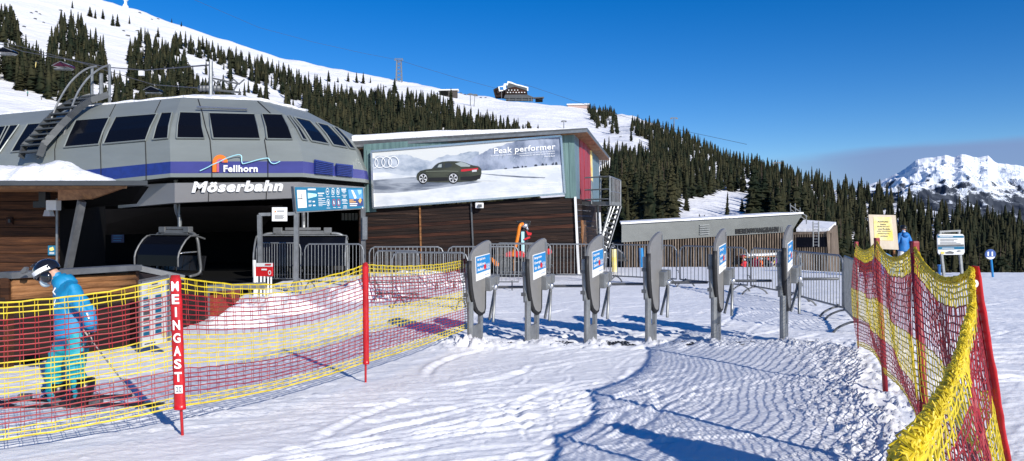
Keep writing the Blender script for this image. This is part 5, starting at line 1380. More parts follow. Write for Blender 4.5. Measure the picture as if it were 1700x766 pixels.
m = MB(); m.disc(RT[3]+Vector((-.0,-.035,-.06)), Vector((.014,0,0)), Vector((0,0,.018)), 12); m.build('sleeve_eyelet', M['white'], RN)
for i in range(3):
    m = MB(); m.box(RT[i]+Vector((0,-.01,-.01)), (.046,.046,.08)); m.build('pole_cap', M['red_dk'], RN, bevel=.008)

# ================================================================ PEOPLE
def skin_mesh(verts, edges, radii, sub=2, root=0):
    me = bpy.data.meshes.new('tmp'); me.from_pydata([tuple(v) for v in verts], edges, []); me.update()
    o = bpy.data.objects.new('tmp', me); COL.objects.link(o)
    o.modifiers.new('skin', 'SKIN'); 
    for i, r_ in enumerate(radii):
        sv = me.skin_vertices[0].data[i]; sv.radius = (r_, r_) if isinstance(r_, (int, float)) else r_; sv.use_root = (i == root)
    o.modifiers[0].use_smooth_shade = True
    sb = o.modifiers.new('sub', 'SUBSURF'); sb.levels = sub; sb.render_levels = sub
    bpy.context.view_layer.update()
    out = bpy.data.meshes.new_from_object(o.evaluated_get(bpy.context.evaluated_depsgraph_get()))
    bpy.data.objects.remove(o); bpy.data.meshes.remove(me)
    return out
def paint_mesh(me, segs, mats):    # segs: (a, b, material index)
    for m_ in mats: me.materials.append(m_)
    for p in me.polygons:
        c = p.center; best = 1e9; bi = 0
        for a_, b_, r_, mi in segs:
            d = b_-a_; t = max(0, min(1, (c-a_).dot(d)/max(d.length_squared, 1e-9))); q = (c-(a_+d*t)).length/r_
            if q < best: best = q; bi = mi
        p.material_index = bi; p.use_smooth = True
def link(me, name, parent):
    o = bpy.data.objects.new(name, me); COL.objects.link(o); o.parent = parent; return o
def glove(parent, wrist, d, side, mat_, curl=1.0, s=1.0):
    """palm, four fingers curled round a grip and a thumb leaving the side of the palm"""
    d = d.normalized(); side = side.normalized(); nrm = d.cross(side).normalized()
    V = [wrist, wrist+d*.045*s, wrist+d*.085*s]; E = [(0,1),(1,2)]; Rr = [(.026*s,.030*s), (.030*s,.040*s), (.026*s,.040*s)]
    for k, (ox, ln) in enumerate(((-.030,.92),(-.010,1.05),(.010,1.0),(.029,.80))):
        b0 = wrist+d*.088*s+side*ox*s; i0 = len(V)
        p1 = b0+d*.026*ln*s+nrm*.010*curl*s; p2 = p1+(d*.30+nrm*.95).normalized()*.026*ln*s*1.0; p3 = p2+(-d*.7+nrm*.7).normalized()*.020*ln*s
        V += [b0, p1, p2, p3]; E += [(2, i0), (i0, i0+1), (i0+1, i0+2), (i0+2, i0+3)]; Rr += [.0115*s]*3+[.0095*s]
    i0 = len(V); t0 = wrist+d*.030*s+side*-.034*s; t1 = t0+(d*.6-side*.5+nrm*.5).normalized()*.032*s; t2 = t1+(d*.5+side*.3+nrm*.8).normalized()*.028*s
    V += [t0, t1, t2]; E += [(0, i0), (i0, i0+1), (i0+1, i0+2)]; Rr += [.014*s, .013*s, .010*s]
    me = skin_mesh(V, E, Rr, 1); me.materials.append(mat_)
    for p in me.polygons: p.use_smooth = True
    return link(me, 'glove', parent)
def head(parent, c, fwd, up, helmet=True, s=1.0, skinm=None, hairm=None):
    fwd = fwd.normalized(); up = (up-fwd*up.dot(fwd)).normalized(); rt_ = fwd.cross(up)
    def L(x, y, z): return c+(rt_*x+fwd*y+up*z)*s
    return L
def person(loc_name, label, J, mats, parent_group=None, rad=1.0, folds=0):
    """J: world joints. mats: jacket, trousers, skin"""
    base = Vector(J['base']); t = thing('person', label, 'person', base, 0, parent_group)
    k = lambda n: Vector(J[n])-base
    names = ['pelvis','waist','chest','neck','head','top','sl','el','wl','sr','er','wr','hl','kl','al','tl','hr','kr','ar','tr']
    V = [k(n) for n in names]; I = {n: i for i, n in enumerate(names)}
    E = [(0,1),(1,2),(2,3),(3,4),(4,5),(2,I['sl']),(I['sl'],I['el']),(I['el'],I['wl']),(2,I['sr']),(I['sr'],I['er']),(I['er'],I['wr']),(0,I['hl']),(I['hl'],I['kl']),(I['kl'],I['al']),(I['al'],I['tl']),(0,I['hr']),(I['hr'],I['kr']),(I['kr'],I['ar']),(I['ar'],I['tr'])]
    Rr = [(.155,.135),(.155,.135),(.165,.135),.055,(.075,.09),(.06,.07), .092,.072,.055,.092,.072,.055, .115,.095,.085,.05,.115,.095,.085,.05]
    Rr = [tuple(x*rad for x in r_) if isinstance(r_, tuple) else r_*rad for r_ in Rr]
    me = skin_mesh(V, E, Rr, 3 if folds else 2)
    if folds:
        co = np.array([v.co[:] for v in me.vertices]); no = np.array([v.normal[:] for v in me.vertices])
        d_ = fbm(co[:,0]*7+co[:,1]*5, co[:,2]*17+co[:,0]*9, 3, 3)*folds; d_ = d_-np.abs(fbm(co[:,0]*9-co[:,1]*6, co[:,2]*11, 8, 2))*folds*.8
        co += no*d_[:,None]; me.vertices.foreach_set('co', co.reshape(-1).astype(np.float32)); me.update()
    P_ = lambda a_, b_, r_, mi: (V[I[a_]] if isinstance(a_, str) else a_, V[I[b_]] if isinstance(b_, str) else b_, r_, mi)
    mid = V[0].lerp(V[I['hl']], .5)
    dn = V[0]+Vector((0,0,-.06))
    segs = [P_('waist','chest',.16,0),P_('chest','neck',.12,0),P_('head','top',.08,2),P_('sl','el',.08,0),P_('el','wl',.06,0),P_('sr','er',.08,0),P_('er','wr',.06,0),P_('chest','sl',.1,0),P_('chest','sr',.1,0),
            P_('pelvis','waist',.16,0),P_('hl','kl',.10,1),P_('kl','al',.08,1),P_('al','tl',.06,1),P_('hr','kr',.10,1),P_('kr','ar',.08,1),P_('ar','tr',.06,1)]
    paint_mesh(me, segs, mats); link(me, 'body', t); t.empty_display_size = .2
    return t, k
def add_head(t, c, fwd, up, helmet, goggles=True, mask=True, s=1.0):
    L = head(t, c, fwd, up, s=s); fwd = fwd.normalized(); up = (up-fwd*up.dot(fwd)).normalized(); rt_ = fwd.cross(up)
    rot = Matrix((rt_, fwd, up)).transposed()
    m = MB(); m.sphere(c, (.072*s,.092*s,.112*s), 0, 20, 14, rot=rot)
    m.add([L(-.012,.088,.015), L(.012,.088,.015), L(0,.118,-.022), L(0,.088,-.034)], [(0,1,2),(0,2,3),(1,3,2)], 0)       # nose
    for sx in (-1, 1): m.sphere(L(sx*.028,.082,.012), .012*s, 1, 8, 6); m.sphere(L(sx*.075,.0,-.005), (.012*s,.022*s,.032*s), 0, 8, 6, rot=rot)
    m.sphere(L(0,.084,-.055), (.024*s,.010*s,.008*s), 2, 10, 6, rot=rot)
    m.build('head', [M['skin'], M['blk'], M['red_dk']], t, world=False, smooth=True)
    if helmet:
        m = MB(); m.sphere(L(0,-.012,.035), (.108*s,.128*s,.115*s), 0, 24, 14, 0, .60, rot=rot)
        for sx in (-1, 1): m.sphere(L(sx*.085,-.015,-.035), (.028*s,.055*s,.060*s), 0, 12, 8, rot=rot)
        m.tube([L(.10*math.cos(a_), .115*math.sin(a_), .012+.02*math.sin(a_)) for a_ in [math.pi*k/12 for k in range(13)]], .010*s, 6)
        for sx in (-.04, 0, .04): m.sphere(L(sx, .03, .138), (.010*s,.045*s,.010*s), 0, 8, 6, rot=rot)
        m.build('helmet', helmet, t, world=False, smooth=True)
    if goggles:
        m = MB(); n = 24; rg = []
        for k_ in range(n+1):
            a_ = 2*math.pi*k_/n; rg.append((.112*math.cos(a_), .012+.120*math.sin(a_)-.02, .040+.01*math.sin(a_)))
        vs = []
        for x, y, z in rg: vs += [L(x*1.02, y, z-.022-.0), L(x*1.02, y*1.0, z+.022)]
        m.add(vs, [(2*i, 2*i+2, 2*i+3, 2*i+1) for i in range(n)])
        m.build('goggle_strap', M['white'], t, world=False)
        m = MB(); m.sphere(L(0,.070,.020), (.078*s,.045*s,.040*s), 0, 16, 10, rot=rot); m.build('goggles', M['glass'], t, world=False, smooth=True)
    if mask:
        m = MB(); m.sphere(L(0,.052,-.052), (.062*s,.052*s,.052*s), 0, 16, 10, rot=rot); m.build('face_mask', M['mask'], t, world=False, smooth=True)
# ---- skier behind the left net
g0 = G(118,672); YS = g0.y
def sj(px, py, dy=0): 
    return P(px, py, YS+dy)
J = dict(base=GX(118,YS), pelvis=sj(124,548), waist=sj(121,525), chest=sj(117,492), neck=sj(103,469), head=sj(88,458), top=sj(80,448),
         sl=sj(122,486,-.17), el=sj(150,520,-.24), wl=sj(149,549,-.26), sr=sj(106,486,.17), er=sj(112,522,.24), wr=sj(100,548,.26),
         hl=sj(130,560,-.09), kl=sj(124,608,-.13), al=sj(137,657,-.12), tl=sj(126,664,-.12), hr=sj(116,560,.09), kr=sj(90,606,.12), ar=sj(93,662,.14), tr=sj(82,668,.14))
SK, kk = person('skier', 'person in blue ski jacket and turquoise trousers, head bowed, skiing behind the left net', J, [M['jacket'], M['teal_pants'], M['skin']], folds=.03)
fw = Vector((-.80,-.05,-.55)); upv = Vector((-.42,0,.85))
add_head(SK, kk('head')+Vector((-.052,0,.012)), fw, upv, M['helmet'], s=.98)
m = MB(); m.tube([sj(122,470,.0), sj(114,465,.02), sj(104,467,0), sj(98,474,-.05)], [.05,.085,.075,.05], 10, squash=(1,.7)); m.build('hood', M['jacket'], SK, smooth=True)
m = MB(); m.tube([sj(111,480), sj(104,470), sj(97,462)], [.105,.088,.074], 14); m.build('collar', M['jacket'], SK, smooth=True)
# hem of the jacket, pleats
m = MB(); m.tube([sj(122,520), sj(123,536), sj(125,549), sj(126,556)], [.155,.175,.185,.18], 18, squash=(1.05,.95), cap=False); m.build('jacket_hem', M['jacket'], SK, smooth=True)
m = MB()
m.tube([sj(92,478,-.10), sj(88,485,-.12), sj(94,492,-.14), sj(90,505,-.15), sj(96,520,-.16)], .006, 5); m.tube([sj(144,520,-.31), sj(148,530,-.32)], .008, 5); m.build('jacket_piping', M['white'], SK)
for nm, dd in (('l', -.26), ('r', .26)):
    pass
glove(SK, kk('wl'), Vector((.10,-.1,-.9)), Vector((.8,-.5,.1)), M['blk'], s=1.25)
glove(SK, kk('wr'), Vector((-.25,0,-.9)), Vector((.9,.4,.1)), M['blk'], s=1.25)
for a_, t_, nm in (('al','tl',-.12), ('ar','tr',.14)):
    m = MB(); A_ = kk(a_); 
    m.tube([A_+Vector((.03,0,.16)), A_+Vector((.015,0,.05)), A_+Vector((0,0,-.05))], [.088,.085,.075], 12, squash=(1,1))
    m.tube([A_+Vector((.06,0,-.045)), A_+Vector((-.04,0,-.05)), A_+Vector((-.15,0,-.062)), A_+Vector((-.22,0,-.07))], [.058,.068,.060,.040], 12)
    for z in (-.03,.03,.09): m.tube([A_+Vector((-.08-z*.2,-.06,z)), A_+Vector((-.10-z*.2,0,z)), A_+Vector((-.08-z*.2,.06,z))], .012, 5)
    m.build('ski_boot', M['blk'], SK, world=False, smooth=True)
def ski(c, ang, label):
    t = thing('ski', label, 'ski', c, R(ang)); L = 1.58
    m = MB(); n = 16; vs = []
    for k in range(n+1):
        u = k/n; x = -L/2+L*u; wd = .034+.014*abs(2*u-1)**2; wd *= (1 if .03 < u < .97 else .5); z = .02+(.10*((.12-u)/.12)**2 if u < .12 else 0)
        vs += [(x,-wd,z),(x,wd,z),(x,wd,z+.012),(x,-wd,z+.012)]
    fs = [(4*k+a_, 4*k+(a_+1)%4, 4*k+4+(a_+1)%4, 4*k+4+a_) for k in range(n) for a_ in range(4)]+[(3,2,1,0),(4*n,4*n+1,4*n+2,4*n+3)]
    m.add(vs, fs); m.build('blade', M['blk'], t, world=False)
    for bx_ in (-.17,.17): m = MB(); m.box((bx_,0,.057),(.11,.07,.055)); m.build('binding', M['steel_dk'], t, world=False, bevel=.006)
    m = MB(); m.prism([(-.55,-.03,.036),(-.3,-.03,.036),(-.3,.03,.036),(-.55,.03,.036)], Vector((0,0,-.001))); m.build('top_graphic', M['white'], t, world=False)
    return t
a_ = Vector(J['al']); ski((a_.x-.05, a_.y, 0.0), 4, 'black ski under the nearer boot of the skier in blue')
a_ = Vector(J['ar']); ski((a_.x-.10, a_.y-.02, 0.0), 12, 'black ski under the farther boot of the skier in blue')
def ski_pole(top, tip, label):
    t = thing('ski_pole', label, 'ski pole', tip); d = (top-tip).normalized()
    m = MB(); m.tube([tip, top], .0055, 6, r2=.008); m.build('shaft', M['steel_dk'], t)
    m = MB(); m.tube([top-d*.02, top+d*.11], .017, 8); m.build('grip', M['blk'], t)
    m = MB(); m.tube([tip+d*.06, tip+d*.07, tip+d*.085], [.045,.04,.01], 10); m.build('basket', M['blk'], t)
hw = Vector(J['wl'])+Vector((.02,-.02,-.08)); ski_pole(hw, GX(240,6.95,.0)+Vector((0,0,.0)), 'ski pole slanting far back from the near hand of the skier in blue')
hw = Vector(J['wr'])+Vector((-.03,0,-.08)); ski_pole(hw, GX(163,7.25), 'shorter looking ski pole in the far hand of the skier in blue')
# ---- person in blue anorak and white trousers, seen from behind
def standing(loc, label, mats, hgt=1.75, face=Vector((0,1,0)), legs=.12, helmet=None, group=None, arm=(0.0,0.0)):
    s = hgt/1.75; b = Vector(loc); f = face.normalized(); r_ = Vector((f.y,-f.x,0))
    q = lambda x, y, z: b+r_*x*s+f*y*s+Vector((0,0,z*s))
    J = dict(base=b, pelvis=q(0,0,.92), waist=q(0,-.01,1.08), chest=q(0,0,1.32), neck=q(0,0,1.49), head=q(0,.02,1.60), top=q(0,.02,1.68),
      sl=q(-.17,0,1.40), el=q(-.27,.02-.04,1.14), wl=q(-.24,.16+arm[0],.98), sr=q(.17,0,1.40), er=q(.28,-.03,1.13), wr=q(.26,.15+arm[1],.98),
      hl=q(-.09,0,.86), kl=q(-legs,.03,.48), al=q(-legs-.02,0,.10), tl=q(-legs-.03,.13,.06), hr=q(.09,0,.86), kr=q(legs,.03,.48), ar=q(legs+.02,0,.10), tr=q(legs+.03,.13,.06))
    t, k = person('p', label, J, mats, group, rad=s)
    add_head(t, k('head')+Vector((0,0,.03*s)), f+Vector((0,0,-.1)), Vector((0,0,1)), helmet, goggles=False, mask=False, s=s)
    for a_, sgn in (('wl',-1),('wr',1)): glove(t, k(a_), f+Vector((0,0,-.4)), r_*sgn, M['blk'], s=1.15*s)
    return t, k, q
t, k, q = standing(GX(1500,27.5,.0), 'person seen from behind in royal blue hooded anorak and white trousers, beside the plywood notice', [M['jacket2'], M['white_pants'], M['skin']], 1.74, Vector((-.15,1,0)), helmet=M['blk'])
m = MB(); m.tube([q(0,-.10,1.50), q(0,-.13,1.42), q(0,-.13,1.34)], [.07,.12,.06], 12, squash=(1.2,.7)); m.build('hood', M['jacket2'], t, smooth=True)
m = MB(); m.tube([q(0,0,1.10), q(0,0,.95), q(0,0,.82)], [.17,.185,.19], 16, squash=(1.1,.85), cap=False); m.build('jacket_hem', M['jacket2'], t, smooth=True)
m = MB(); m.tube([q(0,0,1.515), q(0,0,1.545)], [.075,.07], 12); m.build('collar', M['white'], t, smooth=True)
# someone standing to the right, whose shadow falls into the picture
t, k, q = standing(Vector((3.05,3.25,0)), 'person in dark jacket standing beyond the right net, outside the picture', [M['blk'], M['print_dk'], M['skin']], 1.80, Vector((-.3,1,0)), helmet=M['helmet'])
# ---- small waiting group in front of the low station
cols_ = [('orange', (0.75,0.16,0.02)),('red', (0.62,0.02,0.03)),('yellow', (0.78,0.5,0.05)),('red', (0.55,0.01,0.04)),('crimson', (0.60,0.02,0.10)),('bright red', (0.70,0.03,0.02)),('orange', (0.72,0.13,0.02)),('black', (0.02,0.02,0.02)),('black', (0.015,0.015,0.02)),('pink', (0.60,0.05,0.15)),('white', (0.7,0.7,0.72)),('yellow', (0.7,0.5,0.1)),('purple', (0.25,0.04,0.30)),('red', (0.6,0.02,0.03))]
gx = [1234,1236,1246,1252,1256,1260,1264,1270,1275,1278,1282,1287,1291,1292]
labs = ['leftmost of the waiting skiers, in orange, under the canopy end', 'crouching child in red below the leftmost orange skier','child in yellow jacket left of the red skiers','skier in red next to the yellow child','skier in crimson in the middle of the waiting group','skier in brightest red at the centre of the waiting group','skier in orange right of the red skiers','skier in black right of the orange one','second skier in black, left of the pink jacket','skier in pink left of the white jacket','skier in white jacket among the waiting group','skier in yellow right of the white jacket','skier in purple at the right end of the waiting group','skier in red at the far right of the waiting group, behind the last gate']
for i, x in enumerate(gx):
    Yp = 50.5+rr_.uniform(0,2.5); mt_ = mat('ski jacket '+cols_[i][0]+' cloth', cols_[i][1], .6)
    z = float(fall(850, Yp)); hh = 1.15 if i in (1,2) else rr_.uniform(1.3,1.65)
    z = z-.05
    tt, _, _ = standing(Vector((GX(x,Yp).x, Yp, z if i not in (1,2) else z+.1)), labs[i], [mt_, M['blk'] if i%3 else M['navy'], M['skin']], hh, Vector((rr_.uniform(-1,1), rr_.uniform(-.6,1),0)), helmet=mat('helmet '+str(i)+' shell', rr_.choice([(.02,.02,.02),(.6,.6,.6),(.5,.02,.02),(.02,.02,.02)]), .3), group='skiers waiting in front of the low station')
# ---- two far skiers on the slope at left
for (x, y, h_, c_, lb) in ((46,160,11,(0.01,0.25,0.20),'tiny skier in green on the far left ski slope'),(69,166,7,(0.02,0.02,0.03),'tiny dark figure on the far left ski slope, right of the skier in green')):
    q_ = onhill(x, y)
    standing(Vector((q_.x, q_.y, q_.z-.1)), lb, [mat('far suit', c_, .6), M['blk'], M['skin']], h_*q_.y/F_PX*.9, Vector((-1,-.3,0)), helmet=M['blk'])

# ================================================================ SIGNS AT THE RIGHT
t = thing('plywood_notice', 'large pale plywood board with yellow warning notice, standing behind the right net', 'notice board', GX(1465,26.0))
WQ = Wall(1440,26.0,1492,25.9)
m = MB(); WQ.slab(m, [(1442,356.5),(1487,357.5),(1492,415),(1446.5,413)], 0, .05); m.build('board', M['ply'], t)
m = MB(); WQ.slab(m, [(1450,360.5),(1480,361),(1483,400),(1452,399)], .01, .008); m.build('poster', M['yellow_p'], t)
m = MB()
for i_, (tx_, x0, x1, y) in enumerate((('ACHTUNG',1457,1475,367),('keine',1462,1471,371.3),('Beförderung',1457,1477,375.2),('von Rodeln',1458,1477.5,379.1),('oder sonstigen',1456,1479,382.8),('Wintersport-',1457.5,1477.5,386.8),('geräten',1461.5,1474,391.2))):
    wtext(WQ, m, tx_, [(x0,y),(x1,y+.2),(x1,y+2.7),(x0,y+2.5)], .02, 0, .02)
m.build('notice_lettering', M['print_dk'], t)
m = MB(); m.bar(WQ.p(1452,412,-.08), WQ.p(1453,470,-.08), .08, .06); m.bar(WQ.p(1484,412,-.08), WQ.p(1485,470,-.08), .08, .06); m.build('leg', M['wood_log'], t)
m = MB(); W5 = Wall(1450,25.2,1500,25.2)
W5.slab(m, [(1454,455),(1454,418)]+[(1454+42*math.sin(a_), 455-38*math.cos(a_)) for a_ in [math.pi/2*k/10 for k in range(1,11)]], 0, .25); m.thing('padded_bumper', mat('blue pad cover', (0.02,0.17,0.42), .4), 'bright blue rounded safety pad below the plywood notice', 'safety pad')
t = thing('piste_board', 'white and blue piste information board on two grey posts at the snow edge', 'sign', GX(1580,24.5))
WV = Wall(1550,24.6,1605,24.4)
m = MB(); WV.slab(m, [(1556,391),(1558,388.5),(1598,389),(1600.5,391.5),(1601.5,419),(1599,423),(1560,423.5),(1557.5,420)], 0, .07); m.build('panel', M['paper'], t)
m = MB()
WV.poly(m, [(1556.5,391.6),(1600,391.8),(1600.2,395),(1556.7,395)], .01, 0); WV.poly(m, [(1557.5,410),(1600.8,409.5),(1601,414),(1557.8,414.6)], .01, 0)
WV.poly(m, [(1557,406.5),(1600.5,406),(1600.5,409),(1557,409.8)], .009, 1)
for k_, (x0, x1, y) in enumerate(((1561,1590,397),(1561,1584,399.4),(1561,1588,402),(1561,1595,404.4))): WV.poly(m, WV.rect(x0,y,x1,y+.9), .01, 1)
for k_, (x0, x1, y) in enumerate(((1560,1582,392.8),(1564,1584,411.8))): WV.poly(m, WV.rect(x0,y,x1,y+1), .013, 3)
WV.poly(m, WV.rect(1562,418.2,1568,422), .01, 2); WV.poly(m, [(1569,419.5),(1577,417),(1584,419),(1583,421.5),(1571,421.5)], .01, 1); WV.poly(m, [(1588,417),(1592,415.8),(1597,417.2),(1590,418.6)], .01, 1)
m.build('panel_print', [M['board_blue'], M['steel_dk'], M['yellow_p'], M['paper']], t)
m = MB(); m.bar(P(1560,386.5,24.6), P(1564,386,24.6), .06, .05) if False else None
m.bar(P(1559.5,385,24.5), P(1594,383.5,24.5), .07, .06); m.bar(P(1561,384,24.5), P(1561,389,24.5), .06, .06); m.bar(P(1592,383,24.5), P(1592,389,24.5), .06, .06); m.build('top_bar', M['steel'], t)
for xa, xb in ((1563,1567.5),(1594,1597.5)):
    m = MB(); m.bar(P(xa,422,24.52), P(xb,462,24.52), .08, .07); m.build('post', M['steel'], t)
t = thing('piste_marker', 'round blue piste marker numbered 11 on a blue pole at the snow edge', 'piste marker', GX(1648,25.5))
WM = Wall(1630,25.3,1660,25.3)
m = MB(); m.prism([WM.p(1644.5+9*math.cos(x*math.pi/14), 422.5+8.6*math.sin(x*math.pi/14)) for x in range(28)], Vector((0,.03,0))); m.build('disc', mat('deep blue marker', (0.012,0.06,0.25), .4), t)
m = MB(); wtext(WM, m, '11', [(1639.5,418.2),(1648.5,418.2),(1648.5,425),(1639.5,425)], .006, 0, .04)
m.poly([WM.p(1644.5+8.2*math.cos(math.radians(a_)), 422.8+8.0*math.sin(math.radians(a_)), .004) for a_ in range(28,153,8)]); m.build('number', M['text_white'], t)
m = MB(); wtext(WM, m, 'Fellhorn', [(1640.5,427.6),(1648.5,427.6),(1648.5,428.9),(1640.5,428.9)], .008, 0, .01); m.build('marker_lettering', M['print_dk'], t)
m = MB(); m.tube([P(1645.5,431,25.34), P(1648.5,462,25.34)], .035, 8); m.build('pole', M['sticker_blue'], t)
m = MB(); m.tube([P(1559,440,25.4), P(1559.5,461,25.4)], .045, 8); m.tube([P(1559,439.5,25.4), P(1559,442,25.4)], .055, 8); m.thing('blue_stake', mat('blue stake paint', (0.02,0.12,0.35), .4), 'short blue stake in the snow just left of the piste information board', 'stake')

# ================================================================ SNOW LANCE AND SLEDGE
SL = thing('snow_lance', 'black and red snow making machine with orange hose before the plank wall', 'snow machine', GX(862,25.9))
YL = 25.6
def sl_(x, y, d=0): return P(x, y, YL+d)
m = MB(); m.tube([sl_(872,368), sl_(868,385), sl_(866,410), sl_(866,440), sl_(866,462)], [.07,.12,.14,.12,.10], 8); m.box(sl_(872,372), (.34,.3,.14)); m.box(sl_(868,392), (.36,.34,.42)); m.box(sl_(869,369,-.1), (.5,.12,.08)); m.build('mast', M['blk'], SL, bevel=.03)
m = MB(); m.sphere(sl_(871,375,-.12), (.13,.13,.10), 0, 10, 8); m.tube([sl_(873,376,-.1), sl_(876,382,-.1)], .05, 8); m.build('nozzle', M['steel_br'], SL, smooth=True)
m = MB(); m.prism([sl_(873,383,-.2), sl_(878,386,-.2), sl_(883,387,-.2), sl_(882,391,-.2), sl_(876,391,-.2)], Vector((0,.3,0))); m.bar(sl_(870,398,-.2), sl_(880,394,-.2), .06, .06); m.build('red_arm', M['red'], SL)
m = MB(); m.tube(smoothpath([tuple(sl_(*p)) for p in ((868,372,-.2),(863,375,-.3),(860,390,-.3),(857,405,-.3),(853,418,-.3),(852,426,-.3))], 4), .058, 8); m.build('hose', M['orange'], SL, smooth=True)
m = MB(); m.prism([sl_(838,421,-.3), sl_(844,418,-.3), sl_(868,417,-.3), sl_(872,421,-.3), sl_(871,428,-.3), sl_(838,427,-.3)], Vector((0,.7,0))); m.build('red_cover', M['red'], SL, bevel=.03)
m = MB(); m.box(sl_(848,446), (1.1,.7,.55)); m.box(sl_(830,441), (.7,.6,.5)); m.box(sl_(805,448), (1.0,.6,.5)); m.tube([sl_(842,430,-.3), sl_(850,436,-.35), sl_(862,434,-.3)], .05, 6); m.tube([sl_(818,455,-.3), sl_(870,452,-.3)], .07, 6)
m.sphere(sl_(812,436), (.45,.3,.25), 0, 12, 8); m.build('chassis', M['blk'], SL, bevel=.06)
m = MB(); m.prism([sl_(813,428,-.4), sl_(816,427,-.4), sl_(829,438,-.4), sl_(828,442,-.4), sl_(822,442,-.4)], Vector((0,.06,0))); m.build('orange_shovel', M['orange'], SL)
m = MB(); m.box(sl_(854,442,-.38), (.07,.06,.5)); m.build('wooden_stake', M['orange_wood'], SL)
m = MB(); m.box(sl_(868,402,-.16), (.10,.05,.7)); m.build('cyan_tube', M['cyan_line'], SL)
m = MB(); m.sphere(sl_(911,418,.4), (.11,.05,.11), 0, 12, 8); m.tube([sl_(911,420,.4), sl_(911,455,.4)], .02, 6, 1); m.thing('red_reflector', [M['red'], M['steel_dk']], 'small red round reflector on a stake by the plank wall, right of the second gate', 'reflector')
m = MB(); m.tube([P(1019,414,27), P(1020,452,27)], .09, 8); m.thing('yellow_post', M['yellow_p'], 'short yellow post in the snow below the steel stairs', 'post')
m = MB(); m.tube([P(1064,412,40), P(1066,452,40)], .12, 8); m.thing('blue_post', M['sticker_blue'], 'blue post left of the fourth gate, before the slatted wall', 'post')
SM = thing('snowmobile', 'black snowmobile parked beyond the steel stairs, half hidden by the barriers', 'snowmobile', GX(1024,36,-.25))
def sm_(x, y, d=0): return P(x, y, 36+d)
m = MB(); m.prism([sm_(1010,430),sm_(1012,420),sm_(1020,410),sm_(1026,412),(sm_(1036,420)),sm_(1038,430)], Vector((0,.8,0))); m.build('cowling', M['helmet'], SM, bevel=.08)
m = MB(); m.prism([sm_(1014,434),sm_(1014,430),sm_(1040,429),sm_(1042,434)], Vector((0,.6,0))); m.build('track', M['rubber'], SM); m = MB(); m.prism([sm_(1008,422),sm_(1022,416),sm_(1022,420),sm_(1010,427)], Vector((0,.4,0))); m.build('seat', M['blk'], SM, bevel=.05)
m = MB(); m.tube([sm_(1016,404,.3), sm_(1021,411,.3)], .03, 6); m.tube([sm_(1013,405,0), sm_(1019,404,.6)], .02, 6); m.build('handlebar', M['steel_dk'], SM)

# ================================================================ THINGS ON THE MOUNTAIN
RH = thing('ridge_restaurant', 'large chalet like restaurant with stepped white roof edge on the ridge against the sky', 'restaurant', onhill(852,165.5))
YR = RH.location.y-6; 
def r6(x, y, d=0): return P(800+x*100/1532, 125+y*50/766, YR+d)
m = MB(); m.prism([r6(600,540),r6(590,410),r6(620,350),r6(835,290),r6(1150,400),r6(1170,550)], Vector((0,14,0))); m.prism([r6(340,545,3),r6(290,365,3),r6(410,300,3),r6(440,410,3),r6(600,360,3),r6(600,545,3)], Vector((0,10,0))); m.build('walls', M['wood_dk'], RH)
m = MB(); m.prism([r6(690,340,-.3),r6(835,300,-.3),r6(1100,400,-.3),r6(980,400,-.3),r6(960,365,-.3)], Vector((0,.2,0))); m.prism([r6(760,400,-.3),r6(1100,400,-.3),r6(1140,460,-.3),r6(760,455,-.3)], Vector((0,.2,0))); m.build('gable_boards', M['wood_red'], RH)
m = MB(); m.prism([r6(620,300,-.5),r6(640,200,-.5),r6(670,195,-.5),r6(780,200,-.5),r6(880,235,-.5),r6(985,265,-.5),r6(1080,300,-.5),r6(1150,320,-.5),r6(1150,405,-.5),r6(1110,385,-.5),r6(840,292,-.5),r6(640,340,-.5)], Vector((0,.3,0))); m.build('slate_roof', M['dark_grey'], RH)
m = MB(); m.prism([r6(630,270,-.6),r6(655,150,-.6),r6(760,175,-.6),r6(870,225,-.6),r6(1000,255,-.6),r6(1180,305,-.6),r6(1180,400,-.6),r6(1150,395,-.6),r6(1145,325,-.6),r6(980,280,-.6),r6(870,255,-.6),r6(780,220,-.6),r6(680,195,-.6),r6(655,260,-.6)], Vector((0,.4,0)))
m.prism([r6(410,295,-.7),r6(550,270,-.7),r6(560,215,-.7),r6(640,210,-.7),r6(600,300,-.7),r6(625,345,-.7),r6(570,380,-.7),r6(550,370,-.7),r6(545,300,-.7),r6(450,300,-.7),r6(460,380,-.7),r6(540,380,-.7),r6(545,400,-.7),r6(440,415,-.7)], Vector((0,.3,0)))
m.build('white_roof_edge', M['white'], RH)
m = MB(); 
for k_ in range(7): m.poly([r6(640+k_*72,430,-.6),r6(670+k_*72,430,-.6),r6(670+k_*72,450,-.6),r6(640+k_*72,450,-.6)])
for k_ in range(4): m.poly([r6(670+k_*76,370,-.6),r6(695+k_*76,370,-.6),r6(695+k_*76,392,-.6),r6(670+k_*76,392,-.6)])
m.build('window', M['white'], RH)
m = MB(); m.prism([r6(590,500,-1),r6(1160,495,-1),r6(1370,585,-1),r6(560,585,-1)], Vector((0,4,0))); m.prism([r6(600,585,0),r6(1300,590,0),r6(1300,650,0),r6(620,640,0)], Vector((0,4,0))); m.build('terrace_roof', M['dark_grey'], RH)
m = MB()
for x in (500,690,865,1020,1190,1260): m.tube([r6(x,400 if x == 500 else 550,-1.2), r6(x,600 if x == 500 else 665,-1.2)], .16, 6)
m.build('column', M['steel'], RH)
